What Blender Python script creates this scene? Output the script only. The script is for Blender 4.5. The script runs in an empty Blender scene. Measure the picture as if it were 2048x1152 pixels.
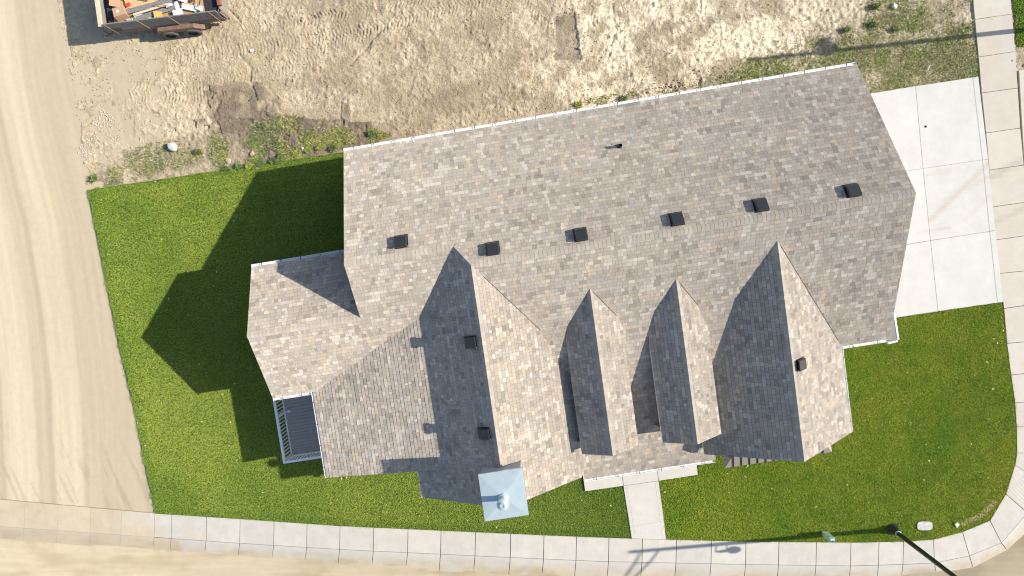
import bpy, math, random
import numpy as np
from mathutils import Matrix, Vector
random.seed(7); RNG = np.random.default_rng(11)
C = bpy.context.scene.collection
PI = math.pi

# ------------------------------------------------------------------ camera, sky, sun, exposure
F, H = 1296.997, 29.080            # focal length in px of a 2048 px wide picture, camera height
TA, TB, TH, SK = -0.0560, 0.0244, 0.1590, 0.0170
SUN = (-1.47, -0.146)              # ground shadow displacement per metre of height
_Rx = np.array([[1, 0, 0], [0, math.cos(TA), -math.sin(TA)], [0, math.sin(TA), math.cos(TA)]])
_Ry = np.array([[math.cos(TB), 0, math.sin(TB)], [0, 1, 0], [-math.sin(TB), 0, math.cos(TB)]])
CR = _Rx @ _Ry
cam = bpy.data.cameras.new('camera'); camo = bpy.data.objects.new('camera', cam); C.objects.link(camo)
cam.sensor_width = 36; cam.lens = F / 2048 * 36; cam.clip_end = 2000
M = Matrix([list(CR[i]) for i in range(3)]).to_4x4(); M.translation = (0, 0, H)
camo.matrix_world = M
sc = bpy.context.scene; sc.camera = camo
sc.cycles.filter_width = 1.15
world = bpy.data.worlds.new('World'); sc.world = world; world.use_nodes = True
nt = world.node_tree; sky = nt.nodes.new('ShaderNodeTexSky'); sky.sky_type = 'NISHITA'; sky.sun_disc = False
sdir = Vector((-SUN[0], -SUN[1], 1)).normalized()
sky.sun_elevation = math.asin(sdir.z); sky.sun_rotation = math.atan2(sdir.x, sdir.y)
bg = nt.nodes['Background']; bg.inputs[1].default_value = 0.128
nt.links.new(sky.outputs[0], bg.inputs[0])
sl = bpy.data.lights.new('sun', 'SUN'); slo = bpy.data.objects.new('sun', sl); C.objects.link(slo)
sl.energy = 5.0; sl.angle = math.radians(0.55); sl.color = (1.0, 0.93, 0.82)
slo.rotation_euler = sdir.to_track_quat('Z', 'Y').to_euler()
vs = sc.view_settings; vs.view_transform = 'Standard'; vs.look = 'None'; vs.gamma = 1; vs.use_curve_mapping = False
vs.exposure = 0.53

# ------------------------------------------------------------------ coordinates
def G(px, py, z=0.0):
    """point at height z that was surveyed at this spot of the photograph"""
    r = CR @ np.array([(px - 1024) / F, -(py - 576) / F, -1.0]); t = (z - H) / r[2]
    return np.array([r[0] * t, r[1] * t, z])
def to_px(x, y, z=0.0):
    X = np.stack([x, y, np.zeros_like(x) + z - H], -1) @ CR
    return 1024 + F * X[..., 0] / -X[..., 2], 576 - F * X[..., 1] / -X[..., 2]
_c, _s = math.cos(TH), math.sin(TH)
def W(u, v, z=0.0):
    u = u + SK * v
    return (u * _c - v * _s, u * _s + v * _c, z)
def uv_of(p):
    v = -_s * p[0] + _c * p[1]; u = _c * p[0] + _s * p[1] - SK * v
    return u, v
# ------------------------------------------------------------------ materials
def mat(name, color=(.5, .5, .5), rough=.8, metal=0, attr=None, noise=None, bump=None, spec=.3, wave=None):
    m = bpy.data.materials.new(name); m.use_nodes = True; n = m.node_tree; b = n.nodes['Principled BSDF']
    b.inputs['Roughness'].default_value = rough; b.inputs['Metallic'].default_value = metal
    b.inputs['Specular IOR Level'].default_value = spec
    if rough >= .91: b.inputs['Diffuse Roughness'].default_value = .45
    tc = n.nodes.new('ShaderNodeNewGeometry'); pos = tc.outputs['Position']
    if attr:
        a = n.nodes.new('ShaderNodeVertexColor'); a.layer_name = 'Col'; col = a.outputs[0]
    else:
        r = n.nodes.new('ShaderNodeRGB'); r.outputs[0].default_value = (*color, 1); col = r.outputs[0]
    for sc_, amt, det in (noise or []):
        t = n.nodes.new('ShaderNodeTexNoise'); t.inputs['Scale'].default_value = sc_; t.inputs['Detail'].default_value = det
        t.inputs['Roughness'].default_value = .62
        n.links.new(pos, t.inputs['Vector'])
        mr = n.nodes.new('ShaderNodeMapRange'); mr.inputs['From Min'].default_value = .28; mr.inputs['From Max'].default_value = .72
        mr.inputs['To Min'].default_value = 1 - amt; mr.inputs['To Max'].default_value = 1 + amt
        n.links.new(t.outputs[0], mr.inputs['Value'])
        mx = n.nodes.new('ShaderNodeMix'); mx.data_type = 'RGBA'; mx.blend_type = 'MULTIPLY'; mx.inputs[0].default_value = 1
        cb = n.nodes.new('ShaderNodeCombineColor')
        for k in range(3): n.links.new(mr.outputs[0], cb.inputs[k])
        n.links.new(col, mx.inputs[6]); n.links.new(cb.outputs[0], mx.inputs[7]); col = mx.outputs[2]
    n.links.new(col, b.inputs['Base Color'])
    if bump:
        sc_, st, dist = bump
        t = n.nodes.new('ShaderNodeTexNoise'); t.inputs['Scale'].default_value = sc_; t.inputs['Detail'].default_value = 6
        n.links.new(pos, t.inputs['Vector'])
        bm = n.nodes.new('ShaderNodeBump'); bm.inputs['Strength'].default_value = st; bm.inputs['Distance'].default_value = dist
        n.links.new(t.outputs[0], bm.inputs['Height']); n.links.new(bm.outputs[0], b.inputs['Normal'])
    return m
MT = dict(
    shingle=mat('asphalt_shingle', attr=1, rough=.95, noise=[(60, .20, 4), (.6, .035, 3)], bump=(140, .5, .004), spec=.15),
    under=mat('underlay', (.10, .095, .09), .95),
    white=mat('white_aluminium', (.78, .78, .77), .4, noise=[(6, .05, 3)], spec=.5),
    soffit=mat('soffit', (.62, .60, .57), .7),
    siding=mat('taupe_siding', (.36, .31, .26), .7, noise=[(5, .06, 3)]),
    garage=mat('garage_door_paint', (.55, .5, .44), .5),
    vent=mat('black_vent_metal_and_seam_shade', (.022, .023, .025), .45, noise=[(14, .25, 4)], spec=.5),
    pipe=mat('black_plastic', (.02, .02, .022), .5),
    lead=mat('pipe_flashing', (.30, .27, .23), .8, noise=[(18, .2, 3)]),
    galv=mat('galvanised_steel', (.47, .56, .58), .30, .3, noise=[(3, .07, 4), (40, .04, 3)], bump=(5, .10, .01), spec=.5),
    chase=mat('grey_stucco', (.36, .36, .37), .8, noise=[(20, .08, 4)], bump=(60, .4, .004)),
    seam=mat('taupe_metal_roof', (.25, .215, .18), .5, .1, noise=[(8, .04, 3)]),
    deck=mat('grey_deck_board', (.37, .335, .30), .8, noise=[(7, .10, 4), (70, .12, 3)]),
    rail=mat('white_railing', (.75, .76, .78), .5),
    conc=mat('concrete', attr=1, rough=.9, noise=[(2.2, .05, 5), (55, .06, 4)], bump=(90, .35, .004), spec=.2),
    dirt=mat('dry_dirt', attr=1, rough=1, noise=[(3.3, .10, 6), (13, .20, 6), (130, .14, 3)], bump=(16, .9, .05), spec=.05),
    dust=mat('packed_dust', attr=1, rough=1, noise=[(3.3, .035, 5), (60, .05, 4)], bump=(60, .28, .01), spec=.05),
    stone=mat('dirt_clod', attr=1, rough=1, noise=[(50, .15, 4)], bump=(60, .6, .01), spec=.1),
    soil=mat('lawn_soil', (.045, .062, .018), 1, noise=[(25, .3, 4)]),
    grass=mat('grass_blades', attr=1, rough=.7, spec=.2),
    black=mat('black_powder_coat', (.018, .019, .021), .35, spec=.5),
    lamp=mat('lamp_glass', (.8, .8, .78), .2),
    green=mat('pale_green_plastic', (.42, .57, .45), .55, noise=[(20, .08, 3)]),
    rust=mat('rusty_steel', (.20, .13, .10), .85, noise=[(9, .35, 6), (60, .25, 4)], bump=(40, .5, .006)),
    redwhite=mat('flaked_red_paint', (.30, .12, .09), .8, noise=[(14, .5, 5)]),
    gwood=mat('weathered_grey_wood', (.21, .20, .185), .9, noise=[(6, .2, 6), (60, .25, 4)], bump=(40, .5, .006)),
    lwood=mat('pale_timber', (.60, .50, .36), .8, noise=[(8, .15, 5), (60, .12, 4)]),
    osb=mat('osb_board', (.62, .42, .22), .8, noise=[(18, .35, 3), (70, .2, 3)]),
    card=mat('brown_cardboard', (.45, .29, .17), .8, noise=[(6, .08, 3)]),
    paper=mat('white_board', (.72, .70, .66), .8, noise=[(7, .1, 3)]),
    yellow=mat('yellow_sheet', (.62, .43, .13), .6, noise=[(12, .1, 3)]),
    teal=mat('teal_plastic', (.02, .20, .25), .4),
    redp=mat('red_plastic', (.45, .04, .03), .5),
    liner=mat('black_sheet', (.03, .03, .034), .5, noise=[(15, .3, 4)], bump=(12, .8, .03)),
    tyre=mat('dusty_rubber', (.115, .108, .095), .9, noise=[(20, .2, 4)]),
    hub=mat('dark_rim', (.03, .03, .03), .6),
    rock=mat('white_rock', (.55, .55, .54), .9, noise=[(12, .15, 4)], bump=(25, .6, .02)),
)
MT['shingle'].node_tree.nodes['Principled BSDF'].inputs['Diffuse Roughness'].default_value = .88
# ------------------------------------------------------------------ mesh helpers
def setp(o, label=None, cat=None, group=None, kind=None, loc=None):
    if label: o['label'] = label
    if cat: o['category'] = cat
    if group: o['group'] = group
    if kind: o['kind'] = kind
    if loc is not None: o.location = loc
    return o
def empty(name, loc=(0, 0, 0), **k):
    o = bpy.data.objects.new(name, None); o.empty_display_size = .2; C.objects.link(o); o.location = loc
    return setp(o, **k)
def link(name, me, parent=None, local=None):
    o = bpy.data.objects.new(name, me); C.objects.link(o)
    if parent is not None:
        o.parent = parent
        if parent.type == 'EMPTY' and not local: o.matrix_parent_inverse = Matrix.Translation(-parent.location)
    return o
class MB:
    def __init__(s): s.v = []; s.f = []; s.c = []; s.m = []
    def poly(s, pts, col=None, m=0):
        i = len(s.v); s.v += [tuple(map(float, p)) for p in pts]; s.f.append(tuple(range(i, i + len(pts)))); s.c.append(col or (1, 1, 1)); s.m.append(m)
    def prism(s, base, top, col=None, m=0, mside=None):
        """base and top: same-length loops (counter-clockwise from above)"""
        n = len(top); ms = m if mside is None else mside
        s.poly(top, col, m); s.poly(base[::-1], col, ms)
        for i in range(n):
            j = (i + 1) % n; s.poly([base[i], base[j], top[j], top[i]], col, ms)
    def box(s, c, size, rz=0, col=None, m=0, tilt=None):
        hx, hy, hz = [q / 2 for q in size]; R = Matrix.Rotation(rz, 3, 'Z')
        if tilt: R = R @ Matrix.Rotation(tilt[0], 3, 'X') @ Matrix.Rotation(tilt[1], 3, 'Y')
        P = [Vector(c) + R @ Vector((a * hx, b * hy, d * hz)) for d in (-1, 1) for a, b in ((-1, -1), (1, -1), (1, 1), (-1, 1))]
        s.prism(P[:4], P[4:], col, m)
    def tube(s, p0, p1, r0, r1=None, n=12, col=None, m=0, cap=True):
        r1 = r0 if r1 is None else r1; p0 = Vector(p0); p1 = Vector(p1); d = (p1 - p0).normalized()
        a = d.orthogonal().normalized(); b = d.cross(a)
        A = [p0 + (a * math.cos(t) + b * math.sin(t)) * r0 for t in [2 * PI * i / n for i in range(n)]]
        B = [p1 + (a * math.cos(t) + b * math.sin(t)) * r1 for t in [2 * PI * i / n for i in range(n)]]
        for i in range(n):
            j = (i + 1) % n; s.poly([A[i], A[j], B[j], B[i]], col, m)
        if cap: s.poly(B, col, m); s.poly(A[::-1], col, m)
    def lathe(s, c, prof, n=24, col=None, m=0):
        for (r0, z0), (r1, z1) in zip(prof, prof[1:]):
            for i in range(n):
                a, b = 2 * PI * i / n, 2 * PI * (i + 1) / n
                q = [(c[0] + r0 * math.cos(a), c[1] + r0 * math.sin(a), c[2] + z0), (c[0] + r0 * math.cos(b), c[1] + r0 * math.sin(b), c[2] + z0),
                     (c[0] + r1 * math.cos(b), c[1] + r1 * math.sin(b), c[2] + z1), (c[0] + r1 * math.cos(a), c[1] + r1 * math.sin(a), c[2] + z1)]
                if r1 < 1e-6: q = q[:3]
                if r0 < 1e-6: q = [q[0], q[2], q[3]]
                s.poly(q, col, m)
    def mesh(s, name, mats, smooth=False):
        me = bpy.data.meshes.new(name); me.from_pydata(s.v, [], s.f)
        for q in (mats if isinstance(mats, (list, tuple)) else [mats]): me.materials.append(q)
        me.polygons.foreach_set('material_index', s.m)
        ca = me.color_attributes.new('Col', 'FLOAT_COLOR', 'CORNER')
        cs = np.ones((len(me.loops), 4), np.float32); k = 0
        for f, c in zip(s.f, s.c): cs[k:k + len(f), :3] = c; k += len(f)
        ca.data.foreach_set('color', cs.ravel())
        if smooth:
            me.validate(); import bmesh
            b = bmesh.new(); b.from_mesh(me); bmesh.ops.remove_doubles(b, verts=b.verts, dist=1e-4)
            for f in b.faces: f.smooth = True
            for e in b.edges:
                if len(e.link_faces) == 2 and e.calc_face_angle(0) > .7: e.smooth = False
            b.to_mesh(me); b.free()
        return me
    def obj(s, name, mats, parent=None, smooth=False, local=False, **k):
        return setp(link(name, s.mesh(name, mats, smooth), parent, local), **k)
def npmesh(name, V, Fc, col, material, smooth=False):
    """V (n,3) float, Fc (m,k) int, col (n,3) per vertex"""
    me = bpy.data.meshes.new(name); n, (m, k) = len(V), Fc.shape
    me.vertices.add(n); me.vertices.foreach_set('co', V.astype(np.float32).ravel())
    me.loops.add(m * k); me.loops.foreach_set('vertex_index', Fc.astype(np.int32).ravel())
    me.polygons.add(m); me.polygons.foreach_set('loop_start', np.arange(m, dtype=np.int32) * k)
    me.update(calc_edges=True)
    ca = me.color_attributes.new('Col', 'FLOAT_COLOR', 'POINT')
    cc = np.ones((n, 4), np.float32); cc[:, :3] = col; ca.data.foreach_set('color', cc.ravel())
    me.materials.append(material)
    if smooth: me.polygons.foreach_set('use_smooth', np.ones(m, bool))
    me.validate()
    return me
def fbm(x, y, scale, octs=4, seed=0, gain=.5):
    out = np.zeros_like(x, dtype=float); amp = 1; tot = 0
    for o in range(octs):
        r = np.random.default_rng(seed * 131 + o); g = r.random((256, 256))
        X = x / scale * 2 ** o + 1000.3; Y = y / scale * 2 ** o + 1000.7
        i = np.floor(X).astype(int); j = np.floor(Y).astype(int); fx = X - i; fy = Y - j
        fx = fx * fx * (3 - 2 * fx); fy = fy * fy * (3 - 2 * fy); i %= 256; j %= 256; i2 = (i + 1) % 256; j2 = (j + 1) % 256
        out += amp * ((g[i, j] * (1 - fx) + g[i2, j] * fx) * (1 - fy) + (g[i, j2] * (1 - fx) + g[i2, j2] * fx) * fy)
        tot += amp; amp *= gain
    return out / tot
def inpoly(x, y, P):
    ins = np.zeros(x.shape, bool); n = len(P)
    for i in range(n):
        x0, y0 = P[i]; x1, y1 = P[(i + 1) % n]
        if y0 == y1: continue
        c = ((y0 > y) != (y1 > y)) & (x < (x1 - x0) * (y - y0) / (y1 - y0) + x0); ins ^= c
    return ins
def polydist(x, y, P, closed=False):
    d = np.full(x.shape, 1e9); n = len(P)
    for i in range(n if closed else n - 1):
        a = np.array(P[i], float); b = np.array(P[(i + 1) % n], float); ab = b - a
        t = np.clip(((x - a[0]) * ab[0] + (y - a[1]) * ab[1]) / (ab @ ab), 0, 1)
        d = np.minimum(d, np.hypot(x - a[0] - t * ab[0], y - a[1] - t * ab[1]))
    return d
def sstep(a, b, x):
    t = np.clip((x - a) / (b - a), 0, 1); return t * t * (3 - 2 * t)
def clip(poly, cp):
    """Sutherland-Hodgman, cp convex counter-clockwise"""
    out = poly
    for i in range(len(cp)):
        a, b = cp[i], cp[(i + 1) % len(cp)]; src, out = out, []
        if not src: return []
        sd = lambda p: (b[0] - a[0]) * (p[1] - a[1]) - (b[1] - a[1]) * (p[0] - a[0])
        for k in range(len(src)):
            p, q = src[k - 1], src[k]; sp, sq = sd(p), sd(q)
            if (sp >= 0) != (sq >= 0):
                t = sp / (sp - sq); out.append((p[0] + t * (q[0] - p[0]), p[1] + t * (q[1] - p[1])))
            if sq >= 0: out.append(q)
    return out
def area(p): return .5 * sum(p[i - 1][0] * p[i][1] - p[i][0] * p[i - 1][1] for i in range(len(p)))
def ccw(p): return p if area(p) > 0 else p[::-1]

# ------------------------------------------------------------------ ground sheets
g = MB(); g.poly([(-400, -400, -.21), (400, -400, -.21), (400, 400, -.21), (-400, 400, -.21)], (.42, .34, .23))
g.obj('ground', MT['dust'], kind='structure')

def grid_sheet(name, x0, x1, y0, y1, step, fn, material, smooth=True):
    xs = np.arange(x0, x1, step); ys = np.arange(y0, y1, step); X, Y = np.meshgrid(xs, ys, indexing='ij')
    X = X + RNG.uniform(-.15, .15, X.shape) * step; Y = Y + RNG.uniform(-.15, .15, X.shape) * step
    z, col, keep = fn(X, Y); nx, ny = X.shape
    idx = np.arange(nx * ny).reshape(nx, ny)
    q = np.stack([idx[:-1, :-1], idx[1:, :-1], idx[1:, 1:], idx[:-1, 1:]], -1).reshape(-1, 4)
    k = keep.ravel()[q].all(1); q = q[k]
    used = np.unique(q); rm = np.full(nx * ny, -1); rm[used] = np.arange(len(used))
    V = np.stack([X.ravel(), Y.ravel(), z.ravel()], -1)[used]; cc = col.reshape(-1, 3)[used]
    o = link(name, npmesh(name, V, rm[q], cc, material, smooth)); o['kind'] = 'structure'; return o

LOT_EDGE = [(95, -60), (105, 0), (128, 100), (150, 230), (165, 330), (176, 385)]
TRACKS = [  # centre line in the survey picture, half width px, tread period px, lean
    ([(560, 125), (700, 70), (860, 22), (1010, -8)], 17, 7.5, .5), ([(230, 205), (400, 165), (560, 140), (640, 118)], 15, 7, .3),
    ([(300, 115), (450, 105), (600, 78), (760, 52)], 16, 7, .2), ([(590, 45), (760, 10), (900, -12)], 14, 7.5, .6),
    ([(1035, -15), (1065, 30), (1100, 62), (1125, 100)], 15, 9, 1.0), ([(1150, -12), (1178, 20), (1192, 42)], 16, 9, 1.0),
    ([(375, 188), (455, 182)], 16, 6.5, .0), ([(790, 50), (812, 80), (815, 118)], 13, 8, .8), ([(215, 150), (330, 190), (470, 215)], 13, 7, .3),
    ([(480, 60), (700, 20)], 13, 7, .4), ([(240, 300), (330, 262), (420, 245)], 9, 6, .5)]
SLABS = [[(440, 210), (515, 196), (520, 237), (438, 238)], [(437, 242), (505, 244), (500, 262), (445, 268)], [(388, 238), (415, 232), (418, 247), (392, 254)],
         [(418, 168), (470, 158), (500, 165), (505, 182), (425, 186)], [(412, 195), (430, 190), (438, 205), (418, 212)], [(510, 175), (528, 168), (545, 190), (518, 202)],
         [(414, 246), (432, 243), (430, 262), (416, 256)], [(578, 262), (592, 270), (600, 296), (582, 298)], [(530, 210), (550, 205), (557, 225), (536, 232)],
         [(690, 250), (720, 262), (725, 295), (690, 292)], [(1108, 30), (1148, 22), (1166, 122), (1108, 124)], [(686, 205), (705, 205), (703, 245), (684, 245)]]
def lot(X, Y):
    px, py = to_px(X, Y)
    n1 = fbm(X, Y, 2.6, 4, 1); n2 = fbm(X, Y, .5, 4, 2); n3 = fbm(X, Y, .12, 3, 3); n4 = fbm(X, Y, 1.1, 4, 4)
    east = sstep(950, 1250, px)
    rough = .35 + .65 * sstep(.42, .6, n4) + .3 * east
    z = -.035 + .08 * (n1 - .5) + .06 * (n2 - .5) + .06 * rough * (n3 - .5)
    rg = np.abs(fbm(X, Y, .26, 3, 7, .6) - .5) * 2; z += (.05 * rough + .012) * (rg - .3)
    col_r = sstep(.0, .16, rg)
    # clods where the ground is broken
    cl = np.clip(fbm(X, Y, .16, 2, 5) - .62, 0, 1); z += .16 * cl * rough
    base = np.array([.38, .313, .21]); pale = np.array([.465, .39, .272]); brown = np.array([.285, .225, .155]); dark = np.array([.185, .152, .115])
    t = sstep(.40 - .05 * east, .60 - .08 * east, .55 * n4 + .45 * n2)[..., None]
    col = base * (1 - t) + pale * t * (1 - .0) + 0
    col = col * (1 - .75 * east[..., None] * t) + np.array([.78, .67, .50]) * .75 * east[..., None] * t
    b = (sstep(.50, .63, fbm(X, Y, 1.5, 5, 6, .6)) * (.5 - .05 * east))[..., None]; col = col * (1 - b) + (brown + .05 * east[..., None]) * b
    col = col * (.86 + .14 * col_r)[..., None]
    sp = (sstep(.56, .68, n3 * .6 + n2 * .4) * (.35 + .25 * east))[..., None]; col = col * (1 - sp) + dark * sp
    col = col * (1.12 + .08 * east)[..., None]
    # tyre tracks
    for P, hw, per, lean in TRACKS:
        P = np.array(P, float); seg = np.hypot(*np.diff(P, axis=0).T); L = np.r_[0, np.cumsum(seg)]
        best = np.full(px.shape, 1e9); S = np.zeros(px.shape); N = np.zeros(px.shape)
        for i in range(len(P) - 1):
            a, ab = P[i], P[i + 1] - P[i]; l = np.hypot(*ab); t_ = np.clip(((px - a[0]) * ab[0] + (py - a[1]) * ab[1]) / l ** 2, 0, 1)
            dx, dy = px - a[0] - t_ * ab[0], py - a[1] - t_ * ab[1]; d = np.hypot(dx, dy); m = d < best
            best = np.where(m, d, best); S = np.where(m, L[i] + t_ * l, S); N = np.where(m, (ab[0] * dy - ab[1] * dx) / l, N)
        w = sstep(hw, hw * .7, best + 6 * (n2 - .5))
        broken = .35 + .65 * sstep(.38, .52, n2)
        z += w * (-.012 + .019 * np.sin(2 * PI * (S + lean * np.abs(N)) / per + 2 * n4) * broken)
    # dark damp slabs of soil
    jc = inpoly(px + 24 * (n2 - .5), py + 24 * (n4 - .5), [(412, 175), (470, 158), (535, 160), (562, 205), (556, 250), (500, 268), (440, 262), (410, 225)]) * (.25 + .6 * sstep(.42, .56, n2))
    col = col * (1 - jc[..., None]) + np.array([.20, .16, .115]) * jc[..., None]; z += jc * .05 * (n3 - .4)
    for k, P in enumerate(SLABS):
        wob = 15 * (n2 - .5)
        ins = inpoly(px + wob, py + wob, P); edge = polydist(px + wob, py + wob, P, True)
        a = (ins * sstep(-.5, 7, edge) * (.45 + .45 * sstep(.42, .58, n2)))[..., None]
        col = col * (1 - a) + np.array([.205, .165, .12]) * (.85 + .3 * n3[..., None]) * a
        z = np.where(ins, z * .35 + .022, z)
        if k == 10:  # the dug strip beside the east clods
            z = np.where(ins, -.09 + .02 * n3, z)
            col = np.where((ins & (px > 1145 + .1 * (py - 20)))[..., None], col * .8, col)
    band = [(165, 345), (300, 300), (420, 262), (520, 222), (640, 232), (740, 240), (760, 300), (690, 315), (170, 390)]
    d = inpoly(px + 30 * (n4 - .5), py + 34 * (n4 - .5), band) * (.35 + .6 * sstep(400, 560, px)) * (.55 + .45 * sstep(.38, .56, n2))
    col = col * (1 - d[..., None]) + np.array([.185, .15, .108]) * d[..., None]
    z += d * .09 * (n3 - .4)
    for P, w_, k_ in (([(815, 60), (838, 95), (846, 122)], 11, .55), ([(770, 160), (800, 150), (830, 140)], 16, .35), ([(880, 190), (960, 170), (1010, 182)], 16, .4), ([(900, 225), (960, 205), (1040, 190)], 12, .45), ([(1240, 20), (1262, 60), (1275, 100)], 11, .4), ([(1330, 50), (1420, 35), (1520, 30)], 9, .4), ([(560, 175), (640, 165), (720, 175)], 15, .35), ([(1180, 170), (1250, 150), (1330, 140)], 10, .4)):
        dd = polydist(px, py + 14 * (n4 - .5), P); q_ = k_ * sstep(w_, w_ * .3, dd + 10 * (n2 - .5)); col = col * (1 - q_[..., None]) + np.array([.27, .215, .15]) * q_[..., None]; z -= q_ * .03
    for P, k_ in (([(1215, 120), (1232, 60), (1225, 10)], .05), ([(480, 110), (500, 135), (498, 160)], .05), ([(133, 90), (140, 130), (152, 152)], .09), ([(620, 30), (660, 18), (700, 5)], .05), ([(450, 15), (470, 32), (480, 42)], .06), ([(1385, 140), (1400, 160), (1395, 190)], .05), ([(700, 130), (735, 92), (760, 60)], .05)):
        z -= k_ * sstep(4.5, 0, polydist(px + 6 * (n2 - .5), py, P))
    mid = sstep(60, 20, np.abs(px - 950) * .25 + np.abs(py - 200)) * sstep(.4, .6, n2) * .5
    col = col * (1 - mid[..., None]) + brown * mid[..., None]
    band2 = [(1180, 215), (1280, 180), (1420, 150), (1560, 108), (1720, 92), (1760, 190), (1400, 240), (1160, 250)]
    d2 = inpoly(px, py + 20 * (n4 - .5), band2) * sstep(.45, .6, n3 * .5 + n2 * .5) * .6
    col = col * (1 - d2[..., None]) + dark * d2[..., None]; z += d2 * .06 * (n3 - .5)
    ew = sstep(1560, 1750, px + 60 * (n4 - .5)) * .45
    col = col * (1 - ew[..., None]) + np.array([.30, .26, .17]) * ew[..., None]
    # fall away under the lane and the lawn
    ex = np.interp(py, [p[1] for p in LOT_EDGE], [p[0] for p in LOT_EDGE])
    e = sstep(-6, 10, px - ex + 8 * (n2 - .5)); z = z * e - .14 * (1 - e)
    ly = 378 - (px - 172) * .141 + 10
    lawn = sstep(0, 8, py - ly); z = z - .05 * lawn
    keep = (py < ly + 25) & (px > ex - 30) & (px < 2120)
    keep &= ~((px > 690) & (px < 1700) & (py > 300 - .165 * (px - 690) + 80))
    return z, np.clip(col, .05, .8), keep
dirt_lot = grid_sheet('dirt_lot', -25.5, 22.6, 3.2, 12.6, .042, lot, MT['dirt'])

def lane(X, Y):
    px, py = to_px(X, Y)
    n1 = fbm(X, Y, 2.5, 4, 21); n2 = fbm(X, Y, .3, 4, 22)
    # long tyre bands that follow the lane
    s = px - np.interp(py, [-60, 0, 150, 300, 450, 620, 773, 1000], [-14, -6, 14, 45, 83, 110, 128, 140]) + 4 * (n1 - .5)
    z = -.05 + .02 * (n1 - .5) + .006 * (n2 - .5)
    col = np.zeros(X.shape + (3,)) + np.array([.425, .36, .258])
    lite = np.array([.515, .445, .325])
    for c, w in ((0, 29), (-96, 33)):
        ser = 3.0 * np.abs(((py / 8.5) % 1) - .5) * (s > c) + 3 * (fbm(X, Y, .5, 3, 26) - .5)
        a = sstep(w + 2, w - 3, np.abs(s - c) + ser); soft = sstep(w * 1.1, w * .5, np.abs(s - c))
        k = .32 * a + .38 * soft; col = col * (1 - k[..., None]) + lite * k[..., None]; z += .012 * a + .007 * a * np.sin(2 * PI * (py + .6 * np.abs(s - c)) / 7.0) * sstep(.4, .6, n1)
        col *= (1 - .10 * sstep(9, 0, np.abs(s - c + w + 5)))[..., None]
    st = fbm(s / 9 + 40, py / 260, 1, 6, 23, .65); col *= (1 + .26 * (st - .5))[..., None]
    sk2 = sstep(.55, .7, fbm((px - .45 * py) / 7, (py + px) / 120, 1, 4, 24)) * sstep(820, 960, py) * .16; col *= (1 - sk2)[..., None]
    top = sstep(220, 40, py) * sstep(.4, .6, n1) * .3; col = col * (1 - top[..., None]) + lite * .95 * top[..., None]
    keep = (px < 330) & (py < 1040)
    lx = np.interp(py, [380, 558, 692, 827, 951, 1027], [176, 211, 238, 270, 294, 312])
    z = z - .05 * sstep(0, 12, px - lx - 4) * (py > 380)
    iny = 999 + px * .0894
    keep &= py < iny + 6
    return z, col, keep
grid_sheet('dirt_lane', -27, -13.8, -13.5, 13.2, .07, lane, MT['dust'])

def street(X, Y):
    px, py = to_px(X, Y)
    n1 = fbm(X, Y, 1.7, 4, 31); n2 = fbm(X, Y, .35, 4, 32)
    ky = np.interp(px, KO[:, 0], KO[:, 1])
    z = -.10 + .03 * (n1 - .5) + .01 * (n2 - .5) + .035 * sstep(30, 0, py - ky) * sstep(.4, .6, n1)
    a = sstep(.4, .62, fbm(X * .45, Y * 1.6, 1.4, 4, 33))[..., None]
    col = np.array([.47, .40, .28]) * (1 - a) + np.array([.40, .33, .22]) * a
    st = fbm(px / 90 + py / 30, py / 4.5, 1, 6, 34, .65); col = col * (1 + .24 * (st - .5))[..., None]
    # the scraped dark arc beside the corner kerb
    arc = sstep(30, 6, np.abs(polydist(px, py, [(1700, 1190), (1900, 1165), (1990, 1125), (2060, 1070)]) + 8 * (n1 - .5) - 12)) * .14
    col = col * (1 - arc[..., None]) + np.array([.30, .235, .155]) * arc[..., None]
    keep = py > ky - 14
    return z, col, keep

# ------------------------------------------------------------------ concrete
#        joint on the lawn side       walk / kerb joint            foot of the kerb
JX = [-30, 49, 116, 181, 243, 309, 343, 413, 480, 548, 614, 680, 747.5, 816, 882, 951, 1021.5, 1088, 1153, 1218, 1285, 1353, 1423, 1492, 1558, 1633, 1702, 1758, 1807]
iy = lambda x: np.interp(x, [-30, 0, 312, 480, 680, 1100, 1255, 1490, 1703, 1807], [996, 999, 1027, 1038, 1052, 1071, 1077, 1083, 1085, 1083])
my = lambda x: np.interp(x, [-30, 0, 343, 500, 700, 1000, 1200, 1490, 1703, 1807], [1050, 1053, 1077, 1088, 1100, 1114, 1123, 1129, 1132, 1129])
oy = lambda x: np.interp(x, [-30, 0, 343, 500, 900, 1200, 1490, 1703, 1807], [1074, 1077, 1105, 1117, 1144, 1158, 1163, 1163, 1153])
JI = [(x, iy(x)) for x in JX] + [(1867, 1079), (1925, 1064), (1980, 1041), (2012, 988)]
JM = [(x - 1, my(x)) for x in JX] + [(1869, 1126), (1939, 1112), (2003, 1086), (2055, 1026)]
JO = [(x - 4, oy(x)) for x in JX] + [(1872, 1147), (1946, 1135), (2014, 1100), (2075, 1045)]
KO = np.array(JO + [(2130, 960)])
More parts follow.
